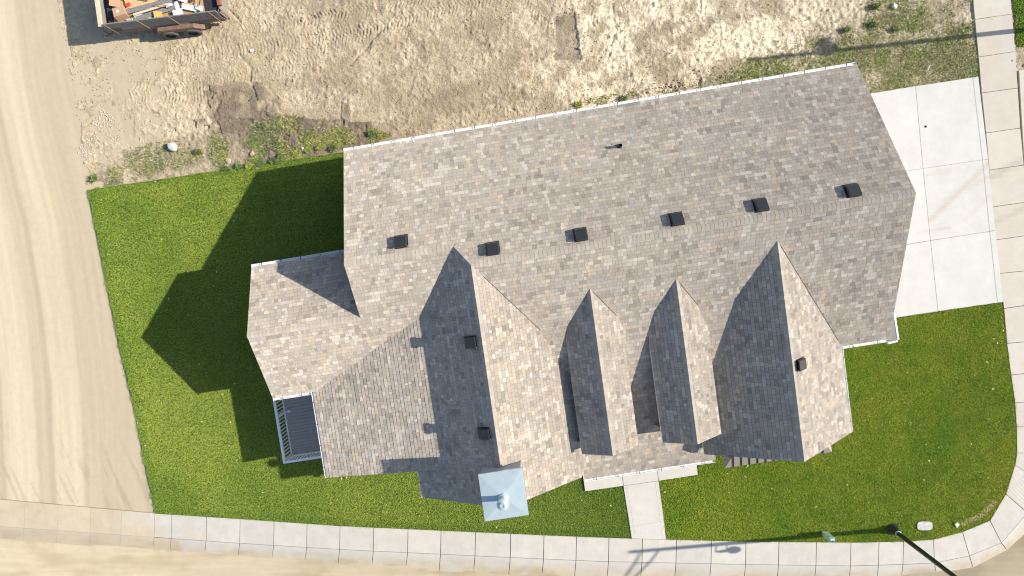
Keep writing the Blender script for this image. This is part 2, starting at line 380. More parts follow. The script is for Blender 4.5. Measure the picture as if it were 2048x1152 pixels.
def slab(bm, q, z0, z1, colf, n=6, gap=.018, zlist=None):
    """quad slab with its own edges; q = 4 picture points, colf(px, py, edge) -> colour"""
    P = [G(x, y, z0 if zlist is None else zlist[k]) for k, (x, y) in enumerate(q)]
    c = sum(P) / 4
    P = [p + (c - p) / np.linalg.norm(c - p) * gap for p in P]
    S = np.linspace(0, 1, n + 1)
    V = {}
    for i, s in enumerate(S):
        for j, t in enumerate(S):
            V[i, j] = (P[0] * (1 - s) + P[1] * s) * (1 - t) + (P[3] * (1 - s) + P[2] * s) * t
    for i in range(n):
        for j in range(n):
            m = (V[i, j] + V[i + 1, j + 1]) / 2; px, py = to_px(np.array(m[0]), np.array(m[1]), m[2])
            bm.poly([V[i, j], V[i + 1, j], V[i + 1, j + 1], V[i, j + 1]], tuple(colf(float(px), float(py), m)))
    B = [p - np.array([0, 0, z0 - z1]) for p in P]
    for k in range(4):
        l = (k + 1) % 4; bm.poly([B[k], B[l], P[l], P[k]], tuple(colf(*[float(a) for a in to_px(P[k][:1], P[k][1:2], z0)], P[k])))
    for f in range(len(bm.f)):      # face everything outwards
        pass
def fix(me):
    import bmesh
    b = bmesh.new(); b.from_mesh(me); bmesh.ops.remove_doubles(b, verts=b.verts, dist=1e-5)
    bmesh.ops.recalc_face_normals(b, faces=b.faces); b.to_mesh(me); b.free(); return me
def n1d(x, y, s, seed): return float(fbm(np.array([x]), np.array([y]), s, 3, seed)[0])
PALE = np.array([.505, .482, .435]); DUSTC = np.array([.50, .42, .30]); COOL = np.array([.525, .515, .485])
def walkcol(px, py, m):
    a = n1d(m[0], m[1], .9, 41); k = max(0, min(1, (400 - px + 260 * (a - .5)) / 120)) if py > 950 else 0
    k = max(k, .22 * a)
    return (PALE * (1 - k) + DUSTC * k) * (.93 + .14 * n1d(m[0], m[1], .35, 42)) * tint
def kerbcol(px, py, m):
    a = n1d(m[0], m[1], .5, 43); low = max(0, min(1, (-m[2] + .02) / .07)); k = min(1, max(0, low * 1.5 * a + (.75 if px < 360 else .05)))
    mud = max(0, min(1, (n1d(m[0] * .35, m[1], .35, 47) - .5) / .25)) * low * .35
    return (PALE * .96 * (1 - k) + DUSTC * .9 * k) * (1 - mud) * tint + np.array([.27, .205, .125]) * mud
def eastcol(px, py, m):
    a = n1d(m[0], m[1], .8, 44); k = .45 * a + .1
    st = max(0, 1 - abs((px - 1990) * .55 + (py - 350)) / 14) * .35 + max(0, 1 - abs((px - 2000) * .5 + (py - 440)) / 10) * .2
    return (PALE * (1 - k) + DUSTC * k) * (1 - .5 * st) * tint
def drivecol(px, py, m):
    a = n1d(m[0], m[1], .8, 45)
    st = 0
    for (x0, y0, x1, y1, w, q) in ((1985, 320, 1860, 440, 9, .32), (1995, 345, 1890, 400, 7, .25), (1900, 455, 1835, 468, 5, .25), (1900, 340, 1850, 350, 6, .2), (1985, 385, 1930, 440, 8, .15)):
        dx, dy = x1 - x0, y1 - y0; t = max(0, min(1, ((px - x0) * dx + (py - y0) * dy) / (dx * dx + dy * dy)))
        st = max(st, q * max(0, 1 - math.hypot(px - x0 - t * dx, py - y0 - t * dy) / w))
    st *= .9 + 1.2 * a
    return (COOL * (1 - st) + DUSTC * .8 * st) * (.94 + .12 * a) * tint
tint = 1.0
bed = MB()
def bedpoly(pts, z=-.03): bed.poly([G(x, y, z) for x, y in pts], (.10, .09, .075))
walk = MB(); walk.poly([G(x, y, -.06) for x, y in JI] + [G(x, y, -.06) for x, y in JM[::-1]], (.22, .20, .17))
walk_o = walk.obj('sidewalk', MT['conc'], kind='structure')
kb = MB()
for a in range(len(JM) - 1): kb.poly([G(*JM[a], -.08), G(*JM[a + 1], -.08), G(*JO[a + 1], -.16), G(*JO[a], -.16)][::-1], (.22, .20, .17))
kerb_o = kb.obj('kerb', MT['conc'], kind='structure')
for a in range(len(JI) - 1):
    tint = random.uniform(.95, 1.03)
    b = MB(); slab(b, [JM[a], JM[a + 1], JI[a + 1], JI[a]], .035, -.05, walkcol, 8, .018 if JI[a][0] > 290 else .007); o = link('sidewalk_panel', fix(b.mesh('sidewalk_panel', MT['conc'])), walk_o)
    b = MB(); slab(b, [JO[a], JO[a + 1], JM[a + 1], JM[a]], .03, -.15, kerbcol, 12, .016 if JI[a][0] > 290 else .006, zlist=[-.075, -.075, .028, .028]); link('kerb_segment', fix(b.mesh('kerb_segment', MT['conc'])), kerb_o)
# corner ramp and the walk along the side street
EL = [(1943, -36), (1950, 39), (1957, 114), (1963.5, 186), (1972, 266), (1978.5, 340), (1984, 414), (1990, 480), (1998, 547), (2008, 617), (2014, 687), (2022, 750), (2030, 805), (2033, 854), (2034, 906), (2030, 930), (2012, 988)]
ER = [(2018, -47), (2024, 28), (2031, 103), (2036, 176), (2041, 256), (2048, 330), (2054, 404), (2060, 470), (2067, 540), (2076, 607), (2085, 680), (2095, 742), (2103, 803), (2107, 852), (2112, 906), (2118, 985), (2055, 1026)]
ew = MB(); ew.poly([G(x, y, -.06) for x, y in EL] + [G(x, y, -.06) for x, y in ER[::-1]], (.22, .20, .17))
ew_o = ew.obj('sidewalk', MT['conc'], kind='structure')
for a in range(len(EL) - 1):
    tint = random.uniform(.93, 1.03); b = MB()
    slab(b, [EL[a + 1], ER[a + 1], ER[a], EL[a]], .036, -.05, eastcol, 8)
    o = link('sidewalk_panel', fix(b.mesh('sidewalk_panel', MT['conc'])), ew_o)
# tactile grooves of the corner panel: narrow raised bars
b = MB()
for k in range(9):
    x, y = 2018 + k * 4.2, 985 - k * 4.6
    p, q = G(x, y, .041), G(x + 34, y + 33, .041); dx = (q - p)[:2]; n_ = np.array([-dx[1], dx[0]]) / np.hypot(*dx) * .022
    P = [p[:2] - n_, q[:2] - n_, q[:2] + n_, p[:2] + n_]
    b.prism([(*w_, .03) for w_ in P], [(*w_, .044) for w_ in P], (.58, .55, .5))
link('tactile_bars', fix(b.mesh('tactile_bars', MT['conc'])), ew_o)
# neighbour's apron beyond the walk
tint = 1; b = MB(); slab(b, [(2049, 335), (2140, 328), (2128, 128), (2038, 140)], .034, -.1, eastcol, 4); o = link('concrete_apron', fix(b.mesh('concrete_apron', MT['conc']))); o['kind'] = 'structure'
# driveway
DL = [[(1690, 195), (1831, 172), (1957, 153)], [(1710, 358), (1846, 337), (1976.5, 318)], [(1730, 503), (1861, 481), (1991, 461)], [(1755, 641), (1876, 622), (2006.5, 604)]]
b = MB(); b.poly([G(*p, -.02) for p in (DL[0][0], DL[3][0], DL[3][2], DL[0][2])], (.22, .20, .17)); b.c = [(.40, .39, .36)] * len(b.c); drive = b.obj('driveway', MT['conc'], kind='structure')
for r in range(3):
    for c in range(2):
        tint = random.uniform(.98, 1.02); b = MB(); slab(b, [DL[r + 1][c], DL[r + 1][c + 1], DL[r][c + 1], DL[r][c]], .04, -.06, drivecol, 26, .012)
        link('driveway_slab', fix(b.mesh('driveway_slab', MT['conc'])), drive)
# the tooled score line just inside the east edge of the drive, cast as narrow strips
for r in range(3):
    p, q = DL[r][2], DL[r + 1][2]; b = MB()
    tint = 1.0; slab(b, [(q[0] - 12, q[1] + 1.8), (q[0] - 10.6, q[1] + 1.6), (p[0] - 10.6, p[1] + 1.6), (p[0] - 12, p[1] + 1.8)], .0425, .03, lambda a_, b_, m: (.36, .35, .33), 2, .004)
    link('score_line', fix(b.mesh('score_line', MT['conc'])), drive)
# porch slab and front path
PS = [[(1158, 898), (1238, 886), (1309, 876), (1387, 864)], [(1170, 983), (1247, 972), (1317, 962), (1396, 950)]]
b = MB(); b.poly([G(*p, .0) for p in (PS[0][0], PS[1][0], PS[1][3], PS[0][3])], (.22, .20, .17)); porch = b.obj('porch_floor', MT['conc'], kind='structure')
def porchcol(px, py, m): return PALE * 1.05 * (.96 + .08 * n1d(m[0], m[1], .6, 46)) * tint
for c in range(3):
    tint = random.uniform(.98, 1.02); b = MB(); slab(b, [PS[1][c], PS[1][c + 1], PS[0][c + 1], PS[0][c]], .09, -.02, porchcol, 8); link('porch_slab', fix(b.mesh('porch_slab', MT['conc'])), porch)
FP = [[(1247, 972), (1317, 962)], [(1260, 1054), (1328, 1042)], [(1263.5, 1077), (1332, 1079)]]
b = MB(); b.poly([G(*p, -.02) for p in (FP[0][0], FP[2][0], FP[2][1], FP[0][1])], (.22, .20, .17)); path = b.obj('front_path', MT['conc'], kind='structure')
for r in range(2):
    tint = random.uniform(.98, 1.02); b = MB(); slab(b, [FP[r + 1][0], FP[r + 1][1], FP[r][1], FP[r][0]], .045, -.06, porchcol, 10, .004); link('path_slab', fix(b.mesh('path_slab', MT['conc'])), path)
for k in (0, 1):
    sgn = 7 if k == 0 else -7; b = MB(); p, q = FP[0][k], FP[2][k]
    slab(b, [(q[0] + sgn, q[1] - 2), (q[0] + sgn + .7, q[1] - 2), (p[0] + sgn + .7, p[1] + 2), (p[0] + sgn, p[1] + 2)], .0475, .04, lambda a_, b_, m: (.42, .40, .37), 2, .003)
    link('score_line', fix(b.mesh('score_line', MT['conc'])), path)
grid_sheet('dirt_street', -27, 25.5, -18.5, -9.0, .075, street, MT['dust'])

# ------------------------------------------------------------------ lawns
LW = [(175, 380), (690, 304), (700, 560), (900, 780), (1120, 880), (1162, 925), (1168, 983), (1247, 972), (1263, 1077), (1100, 1071), (880, 1062), (680, 1052), (480, 1038), (312, 1027), (306, 1000), (294, 951), (270, 827), (238, 692), (211, 558)]
LE = [(1317, 962), (1396, 950), (1400, 860), (1600, 760), (1690, 655), (1788, 637), (2003, 605)] + EL[10:15] + [(2028, 940), (2012, 988), (1980, 1041), (1925, 1064), (1867, 1079), (1807, 1083), (1703, 1085), (1490, 1083), (1332, 1078)]
LN = [(2024, -40), (2120, -40), (2130, 88), (2033, 94)]
for P in (LW, LE, LN):
    b = MB(); b.prism([G(*p, -.2) for p in P][::-1], [G(*p, .005) for p in P][::-1]); b.obj('lawn', MT['soil'], kind='structure')
def scatter(name, P, dens, L, w, colf, lean=(.5, 1.2), z0=.0, maskf=None, zf=None, jag=.0, label=None):
    A = np.array([G(*p)[:2] for p in P]); lo, hi = A.min(0), A.max(0); n = int(dens * (hi[0] - lo[0]) * (hi[1] - lo[1]))
    x = RNG.uniform(lo[0], hi[0], n); y = RNG.uniform(lo[1], hi[1], n)
    xx = x + jag * (fbm(x, y, .15, 2, 77) - .5); yy = y + jag * (fbm(x, y, .15, 2, 78) - .5)
    k = inpoly(xx, yy, A.tolist()); x, y = x[k], y[k]
    px, py = to_px(x, y)
    if maskf is not None:
        k = RNG.random(len(x)) < maskf(x, y, px, py); x, y, px, py = x[k], y[k], px[k], py[k]
    n = len(x); a = RNG.uniform(0, 2 * PI, n); ln = RNG.uniform(lean[0], lean[1], n); l = L[0] + (L[1] - L[0]) * RNG.random(n) ** 1.5
    ww = w * RNG.uniform(.6, 1.3, n); z = z0 + np.zeros(n) if zf is None else zf(x, y)
    b = a + PI / 2 + RNG.uniform(-.6, .6, n)
    tip = np.stack([x + l * np.sin(ln) * np.cos(a), y + l * np.sin(ln) * np.sin(a), z + l * np.cos(ln)], -1)
    p0 = np.stack([x - ww * np.cos(b), y - ww * np.sin(b), z], -1); p1 = np.stack([x + ww * np.cos(b), y + ww * np.sin(b), z], -1)
    V = np.stack([p0, p1, tip], 1).reshape(-1, 3); Fc = np.arange(3 * n).reshape(-1, 3)
    col = np.repeat(colf(x, y, px, py), 3, 0)
    o = link(name, npmesh(name, V, Fc, col, MT['grass'])); return setp(o, label=label, cat='grass', kind='stuff')
def lawncol_w(x, y, px, py):
    n = len(x); a = fbm(x, y, 3.2, 4, 51)[:, None]; b = fbm(x, y, .5, 3, 52)[:, None]; r = RNG.random((n, 1))
    yel = np.array([.235, .285, .062]); grn = np.array([.115, .195, .030])
    t = np.clip(.5 + 1.6 * (a - .45) + .5 * (b - .5) + .5 * (r - .5), 0, 1)
    edge = polydist(px, py, LW, True)[:, None]; t = t * (1 - .45 * (edge < 14)); t = t * np.clip(1.15 - (px[:, None] - 560) / 900, .35, 1)
    rr, cc = px * math.cos(.12) - py * math.sin(-.12), py + .13 * px     # faint mower lines
    m = .20 * (sstep(.80, .97, np.sin(cc / 3.4 + .5 * np.sin(px / 60)))[:, None] - .15) * sstep(640, 420, py + .1 * px)[:, None] * sstep(230, 330, px)[:, None]
    c = grn * (1 - t) + yel * t; return np.array([1.50, 1.50, 1.05]) * c * (.88 + .24 * r) * (1 + m)
def lawncol_e(x, y, px, py):
    n = len(x); a = fbm(x, y, 2.4, 4, 53)[:, None]; b = fbm(x, y, .4, 3, 54)[:, None]; r = RNG.random((n, 1))
    yel = np.array([.20, .225, .045]); grn = np.array([.098, .17, .022]); brn = np.array([.25, .215, .10])
    t = np.clip(.5 + 1.1 * (a - .47) + .8 * (b - .5) + .5 * (r - .5), 0, 1)
    c = grn * (1 - t) + yel * t
    d = (fbm(x, y, 1.4, 3, 55)[:, None] > .64) & (RNG.random((n, 1)) < .08); c = np.where(d, brn, c)
    c = np.where((polydist(px, py, [(1925, 1046), (1962, 1030), (1988, 1004)]) < 5)[:, None] & (RNG.random((n, 1)) < .8), np.array([.36, .30, .26]), c)
    return np.array([1.9, 1.88, 1.0]) * c * (.84 + .32 * r)
def bare(x, y, px, py):
    m = np.ones(len(x))
    m *= 1 - .9 * ((np.abs(px - 1848) < 13) & (np.abs(py - 1050) < 8))
    return m
scatter('lawn_grass', LW, 3600, (.04, .085), .0085, lawncol_w, (.35, 1.15), jag=.2)
scatter('lawn_grass', LE, 3300, (.05, .12), .0095, lawncol_e, (.4, 1.25), maskf=bare, jag=.12)
scatter('lawn_grass', LN, 1500, (.06, .12), .013, lawncol_e, (.4, 1.25))
def weedcol(x, y, px, py):
    n = len(x); r = RNG.random((n, 1)); a = fbm(x, y, .7, 3, 61)[:, None]
    c = np.where(a + .25 * (r - .5) > .5, np.array([.22, .28, .055]), np.array([.10, .165, .04]))
    yl = (px[:, None] > 560) & (RNG.random((n, 1)) < .6); c = np.where(yl, np.array([.32, .33, .075]), c); c = np.where(RNG.random((n, 1)) < np.where(px[:, None] < 420, .55, .3), np.array([.36, .31, .18]), c); return 1.1 * c * (.7 + .6 * r)
def dens1(x, y, px, py):
    a = fbm(x, y, .8, 4, 62); ly = 378 - (px - 172) * .141; d = ly - py
    base = np.interp(px, [170, 300, 380, 470, 560, 700], [.85, .6, .35, .85, 1.3, 1.3]) * np.interp(d, [0, 30, 90], [1, .8, .12])
    return base * sstep(.40, .56, a)
scatter('weedy_verge', [(166, 320), (300, 285), (430, 265), (480, 240), (600, 225), (690, 240), (790, 270), (690, 303), (175, 378)], 1500, (.07, .17), .017, weedcol, (.4, 1.3), z0=-.02, maskf=dens1)
def roughcol(x, y, px, py):
    n = len(x); r = RNG.random((n, 1)); a = fbm(x, y, .6, 3, 63)[:, None]
    c = np.where(a > .52, np.array([.155, .195, .05]), np.array([.235, .225, .105])); c = np.where(RNG.random((n, 1)) < .36, np.array([.36, .30, .185]), c)
    return np.array([1.4, 1.5, 1.3]) * c * (.65 + .6 * r)
def dens2(x, y, px, py):
    a = fbm(x, y, .9, 4, 64); top = 100 + 30 * (1700 - px) / 300 * .9; inside = sstep(-25, 25, py - np.interp(px, [1300, 1500, 1640, 1750, 1955], [212, 138, 88, 55, 50]) + 40 * (a - .5))
    up = sstep(1580, 1820, px) * .55 * sstep(.46, .58, a); return np.clip(.8 * inside * (.35 + sstep(.35, .6, a)) + up, 0, 1)
scatter('rough_grass', [(1250, 230), (1400, 150), (1560, 60), (1640, -20), (1945, -20), (1957, 152), (1742, 187), (1720, 150), (1700, 128)], 1500, (.06, .15), .016, roughcol, (.45, 1.35), z0=-.02, maskf=dens2)
scatter('rough_grass', [(1080, 235), (1150, 200), (1300, 175), (1300, 205), (1080, 245)], 700, (.08, .16), .018, weedcol, (.5, 1.3), z0=-.02, maskf=lambda x, y, px, py: sstep(.5, .6, fbm(x, y, .5, 3, 65)) * .8)
scatter('lawn_edge_dead_blades', [(1250, 975), (1253, 975), (1265, 1077), (1262, 1077)], 1500, (.04, .08), .01, lambda x, y, px, py: np.tile([.20, .15, .08], (len(x), 1)), z0=.02)
# scattered clods and gravel
def clods(name, n, polyp, smin, smax, colf, seed, label):
    r = np.random.default_rng(seed); A = np.array([G(*p)[:2] for p in polyp]); lo, hi = A.min(0), A.max(0)
    x = r.uniform(lo[0], hi[0], n); y = r.uniform(lo[1], hi[1], n); k = inpoly(x, y, A.tolist()) & (fbm(x, y, 1.0, 3, seed) > .45); x, y = x[k], y[k]; n = len(x)
    o8 = np.array([(1, 0, 0), (0, 1, 0), (-1, 0, 0), (0, -1, 0), (.1, .1, .8), (0, 0, -.6)]); f8 = np.array([(0, 1, 4), (1, 2, 4), (2, 3, 4), (3, 0, 4), (1, 0, 5), (2, 1, 5), (3, 2, 5), (0, 3, 5)])
    s = smin + (smax - smin) * r.random(n) ** 4; a = r.uniform(0, PI, n); V = np.repeat(o8[None], n, 0) * r.uniform(.6, 1.2, (n, 6, 1))
    X = V[..., 0] * np.cos(a)[:, None] - V[..., 1] * np.sin(a)[:, None]; Y = V[..., 0] * np.sin(a)[:, None] + V[..., 1] * np.cos(a)[:, None]
    V = np.stack([X * s[:, None] + x[:, None], Y * s[:, None] * .8 + y[:, None], V[..., 2] * s[:, None] + (-.02)], -1).reshape(-1, 3)
    Fc = (f8[None] + 6 * np.arange(n)[:, None, None]).reshape(-1, 3); col = np.repeat(colf(r, x, y, n), 6, 0)
    o = link(name, npmesh(name, V, Fc, col, MT['stone'])); setp(o, label=label, cat='gravel', kind='stuff')
LOTP = [(110, -40), (2020, -40), (1950, 70), (1500, 110), (1300, 180), (690, 295), (172, 370)]
clods('dirt_clods', 16000, LOTP, .010, .048, lambda r, x, y, n: np.array([.43, .355, .245]) * r.uniform(.65, 1.25, (n, 1)), 5, 'loose clods of dry dirt strewn over the bare lot')
clods('dirt_clods', 2600, [(1280, 175), (1560, 95), (1740, 60), (1760, 90), (1560, 125), (1300, 200)], .02, .085, lambda r, x, y, n: np.array([.44, .36, .26]) * r.uniform(.35, 1.3, (n, 1)), 6, 'ridge of larger clods along the rough grass')
clods('pale_gravel', 1500, [(150, 300), (205, 215), (240, 250), (225, 330), (175, 340)], .012, .04, lambda r, x, y, n: np.array([.6, .58, .53]) * r.uniform(.8, 1.25, (n, 1)), 8, 'pale gravel patch at the edge of the lane')
# fallen leaves on the lawns
b = MB(); r_ = random.Random(3)
for k in range(150):
    P = LW if k < 110 else LE
    while 1:
        x, y = r_.uniform(175, 1260) if P is LW else r_.uniform(1320, 2030), r_.uniform(310, 1085)
        if inpoly(np.array([x]), np.array([y]), P)[0]: break
    if P is LW and x > 500 and y < 950: continue
    c = G(x, y, .10); s = r_.uniform(.03, .06); a = r_.uniform(0, PI)
    q = [(c[0] + s * math.cos(a + t) * rr, c[1] + s * math.sin(a + t) * rr, c[2] + r_.uniform(-.01, .015)) for t, rr in ((0, 1), (1.3, .5), (PI, 1), (4.4, .6))]
    b.poly(q, r_.choice([(.62, .55, .30), (.6, .45, .18), (.66, .62, .5)]))
b.obj('fallen_leaves', MT['grass'], kind='stuff', label='small yellow leaves scattered on the lawn', cat='leaves')

# ------------------------------------------------------------------ the house
D = dict(uW=-6.631, uE=13.541, vN=5.176, zE=3.337, vR=-.143, zR=6.213, vL=.599, mS=.505, vSR=-5.754, uWW=-11.043, vWN=1.260, zWN=3.295, vWR=-1.466, vWS=-4.303,
         uLW=-9.492, vLS=-7.755, z14=4.317, uA=-2.056, vAS=-8.991, uAW=-5.566, zAE=3.808, uAE=.833, uB=8.821, vBS=-9.097, zB=5.761, uBE=11.742, uBW=5.832, zBW=3.442,
         vBk=-2.946, vP=-9.655, zP=2.972, uPw=1.008, uPe=6.33, t0=-2.608)
globals().update(D)
zL, zSR, zWR, zWS, zBk, vB0 = 5.812, 3.380, 4.769, 3.337, 4.797, -1.037
mN = (zR - zE) / (vN - vR); mA = (zR - zAE) / (uA - uAW); mAe = mA
GW = .10
hx, hy, _ = W(1.5, -2, 0)
house = empty('house', (hx, hy, 0), label='single storey house under a blended tan and grey shingle roof with gables and dormers', cat='house')
def plane_u(u0, z0, m): return (m, 0, z0 - m * u0)
def plane_v(v0, z0, m): return (0, m, z0 - m * v0)
FACES = []     # name, plane, contour axis, downhill sign, eave position, polygons
def face(name, pl, polys, label=None): FACES.append((name, pl, [ccw(p) for p in polys], label))
PN = plane_v(vR, zR, -mN); PS_ = plane_v(vR, zR, mS); PL = plane_v(vL, zL, mS); PWN = plane_v(vWR, zWR, -(zWR - zWN) / (vWN - vWR))
PLOW = plane_u(uLW, zWS, (z14 - zWS) / (uAW - uLW)); PAW = plane_u(uA, zR, mA); PAE = plane_u(uA, zR, -mAe)
PBW = plane_u(uB, zB, (zB - zBW) / (uB - uBW)); PBE = plane_u(uB, zB, -(zB - zSR) / (uBE - uB)); PP = plane_v(vP, zP, (zBk - zP) / (vBk - vP))
rect = lambda u0, u1, v0, v1: [(u0, v0), (u1, v0), (u1, v1), (u0, v1)]
face('north_slope', PN, [[(uE, vR), (uA, vR), (t0, vL), (t0, vN - GW), (uE, vN - GW)], rect(uW, t0, vL, vN - GW)])
face('south_slope', PS_, [rect(uB, uE, vSR + GW, vR), rect(uA, uB, vBk - .02, vR)])
face('south_slope', PL, [rect(uW, uA, vWS + GW, vL), rect(uWW, uW, vWS + GW, vWR)])
face('north_slope', PWN, [rect(uWW, uW + 1.2, vWR, vWN - GW)])
vq = lambda u: vWS + (PLOW[0] * (u - uLW)) / mS
face('low_west_slope', PLOW, [[(uLW + GW, vLS), (-4.1, vLS), (-4.1, vq(-4.1) + .25), (uLW + GW, vWS + GW)]])
face('west_slope', PAW, [[(uA, vR), (t0, vL), (uAW + .08, vL), (uAW + .08, vAS), (uA, vAS)]])
face('east_slope', PAE, [[(uA, vR), (uA, vAS), (uAE, vAS), (1.46, -8.15), (2.3, -6), (2.3, vR)]])
face('west_slope', PBW, [rect(uBW, uB, vBS, vB0)])
face('east_slope', PBE, [rect(uB, uBE - .07, vBS, vB0)])
face('porch_slope', PP, [rect(uPw - .02, uPe + .02, vP + GW, -7.0), rect(-.35, 8.7, -7.0, vBk)])
RID = [((uA, vR), (uE, vR), zR, PN, PS_), ((uW, vL), (t0, vL), zL, PN, PL), ((uWW, vWR), (uW - .0, vWR), zWR, PWN, PL), ((uA, vR), (uA, vAS), zR, PAW, PAE), ((uB, vB0), (uB, vBS), zB, PBW, PBE)]
DORM = [(2.041, 5.427, -7.939, 1.09, .738), (5.194, 5.352, -8.009, 1.12, .806)]
for (u, z, v, hw, dr) in DORM:
    v0 = vR - (zR - z) / mS
    pw, pe = plane_u(u, z, dr / hw), plane_u(u, z, -dr / hw)
    face('west_slope', pw, [rect(u - hw, u, v, v0)]); face('east_slope', pe, [rect(u, u + hw, v, v0)])
    RID.append(((u, v0), (u, v), z, pw, pe))
zp = lambda pl, u, v: pl[0] * u + pl[1] * v + pl[2]
def inconv(p, poly): return all((b[0] - a[0]) * (p[1] - a[1]) - (b[1] - a[1]) * (p[0] - a[0]) >= -1e-6 for a, b in zip(poly, poly[1:] + poly[:1]))
def roofz(u, v, skip=()):
    best = None
    for i, (n, pl, polys, l) in enumerate(FACES):
        if i in skip: continue
        if any(inconv((u, v), p) for p in polys):
            z = zp(pl, u, v); best = z if best is None else max(best, z)
    return best
for name, pl, polys, lab in FACES:
    b = MB()
    for P in polys:
        top = [W(u, v, zp(pl, u, v) - .004) for u, v in P]; bot = [(x, y, z - .17) for x, y, z in top]
        b.poly(top, m=0); b.poly(bot[::-1], m=1)
        for i in range(len(P)):
            j = (i + 1) % len(P); b.poly([bot[i], bot[j], top[j], top[i]], m=2)
    b.obj(name, [MT['under'], MT['soffit'], MT['white']], house)
# --- shingle tabs, every one its own wedge
PAL = [((.448, .395, .330), 4.2), ((.425, .383, .328), 4.8), ((.395, .352, .300), 4.4), ((.365, .332, .290), 3.2), ((.53, .485, .42), 1.7), ((.495, .42, .33), 1.2), ((.41, .385, .345), 3.2), ((.50, .465, .415), 2.0), ((.315, .283, .243), 1.5)]
pw_ = np.array([w for _, w in PAL]); pw_ = pw_ / pw_.sum()
SR = random.Random(21)
tabs = []
def tab(P, pl, q0, axis, sgn, t, col, expo):
    """P polygon in plan; the butt (downhill edge) stands t proud, the head is flush"""
    def zz(u, v):
        q = (v if axis else u); f = (q - q0) / expo if sgn > 0 else (q0 - q) / expo     # 0 at the butt, 1 at the head
        return zp(pl, u, v) + t * (1 - .75 * f) + .002
    top = [W(u, v, zz(u, v)) for u, v in P]; bot = [W(u, v, zp(pl, u, v) - .003) for u, v in P]
    return (top, bot, col)
for fi, (name, pl, polys, lab) in enumerate(FACES):
    axis = 1 if pl[0] == 0 else 0; m = pl[1] if axis else pl[0]; sgn = 1 if m > 0 else -1
    allq = [p[axis] for P in polys for p in P]; allp = [p[1 - axis] for P in polys for p in P]
    expo = .146 * math.cos(math.atan(abs(m))); lo, hi = min(allq), max(allq); nc = int((hi - lo) / expo) + 2
    for k in range(nc):
        q0 = (lo + k * expo) if sgn > 0 else (hi - k * expo); q1 = q0 + sgn * expo
        x = min(allp) - SR.uniform(0, .3); lastcol = None; prev = rowcols if k else []; rowcols = []; sx = x; sf = 1.0
        while x < max(allp):
            w = SR.choice((.10, .115, .135, .15, .165, .18, .20, .24)) * SR.uniform(.9, 1.1); thick = SR.random() < .5
            t = .014 if thick else .008
            cidx = RNG.choice(len(PAL), p=pw_) if (SR.random() < .93 or lastcol is None) else lastcol; lastcol = cidx
            if prev and SR.random() < .12:
                hit = [c_ for (a_, b_, c_) in prev if a_ <= x + w * .5 < b_]
                if hit: cidx = hit[0]
            rowcols.append((x, x + w, cidx))
            if x >= sx: sx = x + .98; sf = SR.uniform(.93, 1.06)
            f = 1.03 * sf * SR.uniform(.95, 1.05); col = tuple(c * f * g_ for c, g_ in zip(PAL[cidx][0], (1.005, .985, .955)))
            qb = q0 + sgn * .0045
            if axis: R = [(x, min(qb, q1)), (x + w, min(qb, q1)), (x + w, max(qb, q1)), (x, max(qb, q1))]
            else: R = [(min(qb, q1), x), (max(qb, q1), x), (max(qb, q1), x + w), (min(qb, q1), x + w)]
            # thick tabs reach a little over the course below
            ov = SR.uniform(.004, .014)
            for P in polys:
                c = clip(R, P)
                if len(c) >= 3 and abs(area(c)) > .0006: tabs.append((abs(area(c)), fi) + tab(c, pl, q0, axis, sgn, t, col, expo))
            x += w + .004
# choose the 300 that show largest: open slopes near the camera axis
order = sorted(range(len(tabs)), key=lambda i: -(tabs[i][0] * (1.0 if tabs[i][1] in (0, 1) else .6)))
cand = [i for i in order if tabs[i][1] in (0, 1) and (tabs[i][1] == 0 or max(uv_of(p)[1] for p in tabs[i][2]) > -2.2)][:300]; pick = set(cand)
fieldmb = MB()
def addtab(b, T):
    top, bot, col = T[2:5]; b.poly(top, col)
    for i in range(len(top)):
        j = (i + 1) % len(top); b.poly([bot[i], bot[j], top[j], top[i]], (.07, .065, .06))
for i, T in enumerate(tabs):
    if i in pick:
        b = MB(); addtab(b, T); b.obj('shingle', MT['shingle'], house)
    else: addtab(fieldmb, T)
# --- ridge caps: folded pieces lapping along each ridge
for (a, c, z, pa, pb) in RID:
    L = math.hypot(c[0] - a[0], c[1] - a[1]); n = int(L / .15); du, dv = (c[0] - a[0]) / L, (c[1] - a[1]) / L; nu, nv = -dv, du
    for k in range(n):
        s0, s1 = k * L / n, (k + 1) * L / n + .0
        ci = RNG.choice(len(PAL), p=pw_); f = SR.uniform(.97, 1.06); col = tuple((x_ * .4 + y_ * .6) * f for x_, y_ in zip(PAL[ci][0], (.445, .392, .322)))
        for side in (1, -1):
            u = lambda s, w: a[0] + du * s + nu * w * side; v = lambda s, w: a[1] + dv * s + nv * w * side
            pl = max((pa, pb), key=lambda p: -zp(p, u(.5, .3), v(.5, .3)))
            pl = pa if zp(pa, u(.5, .3), v(.5, .3)) <= zp(pb, u(.5, .3), v(.5, .3)) else pb
            top = [W(u(s0, 0), v(s0, 0), z + .022), W(u(s1, 0), v(s1, 0), z + .015), W(u(s1, .125), v(s1, .125), zp(pl, u(s1, .125), v(s1, .125)) + .013), W(u(s0, .125), v(s0, .125), zp(pl, u(s0, .125), v(s0, .125)) + .018)]
            bot = [(x_, y_, z_ - .03) for x_, y_, z_ in top]
            fieldmb.poly(top if side > 0 else top[::-1], col)
            for i in range(4): j = (i + 1) % 4; fieldmb.poly([bot[i], bot[j], top[j], top[i]], col)
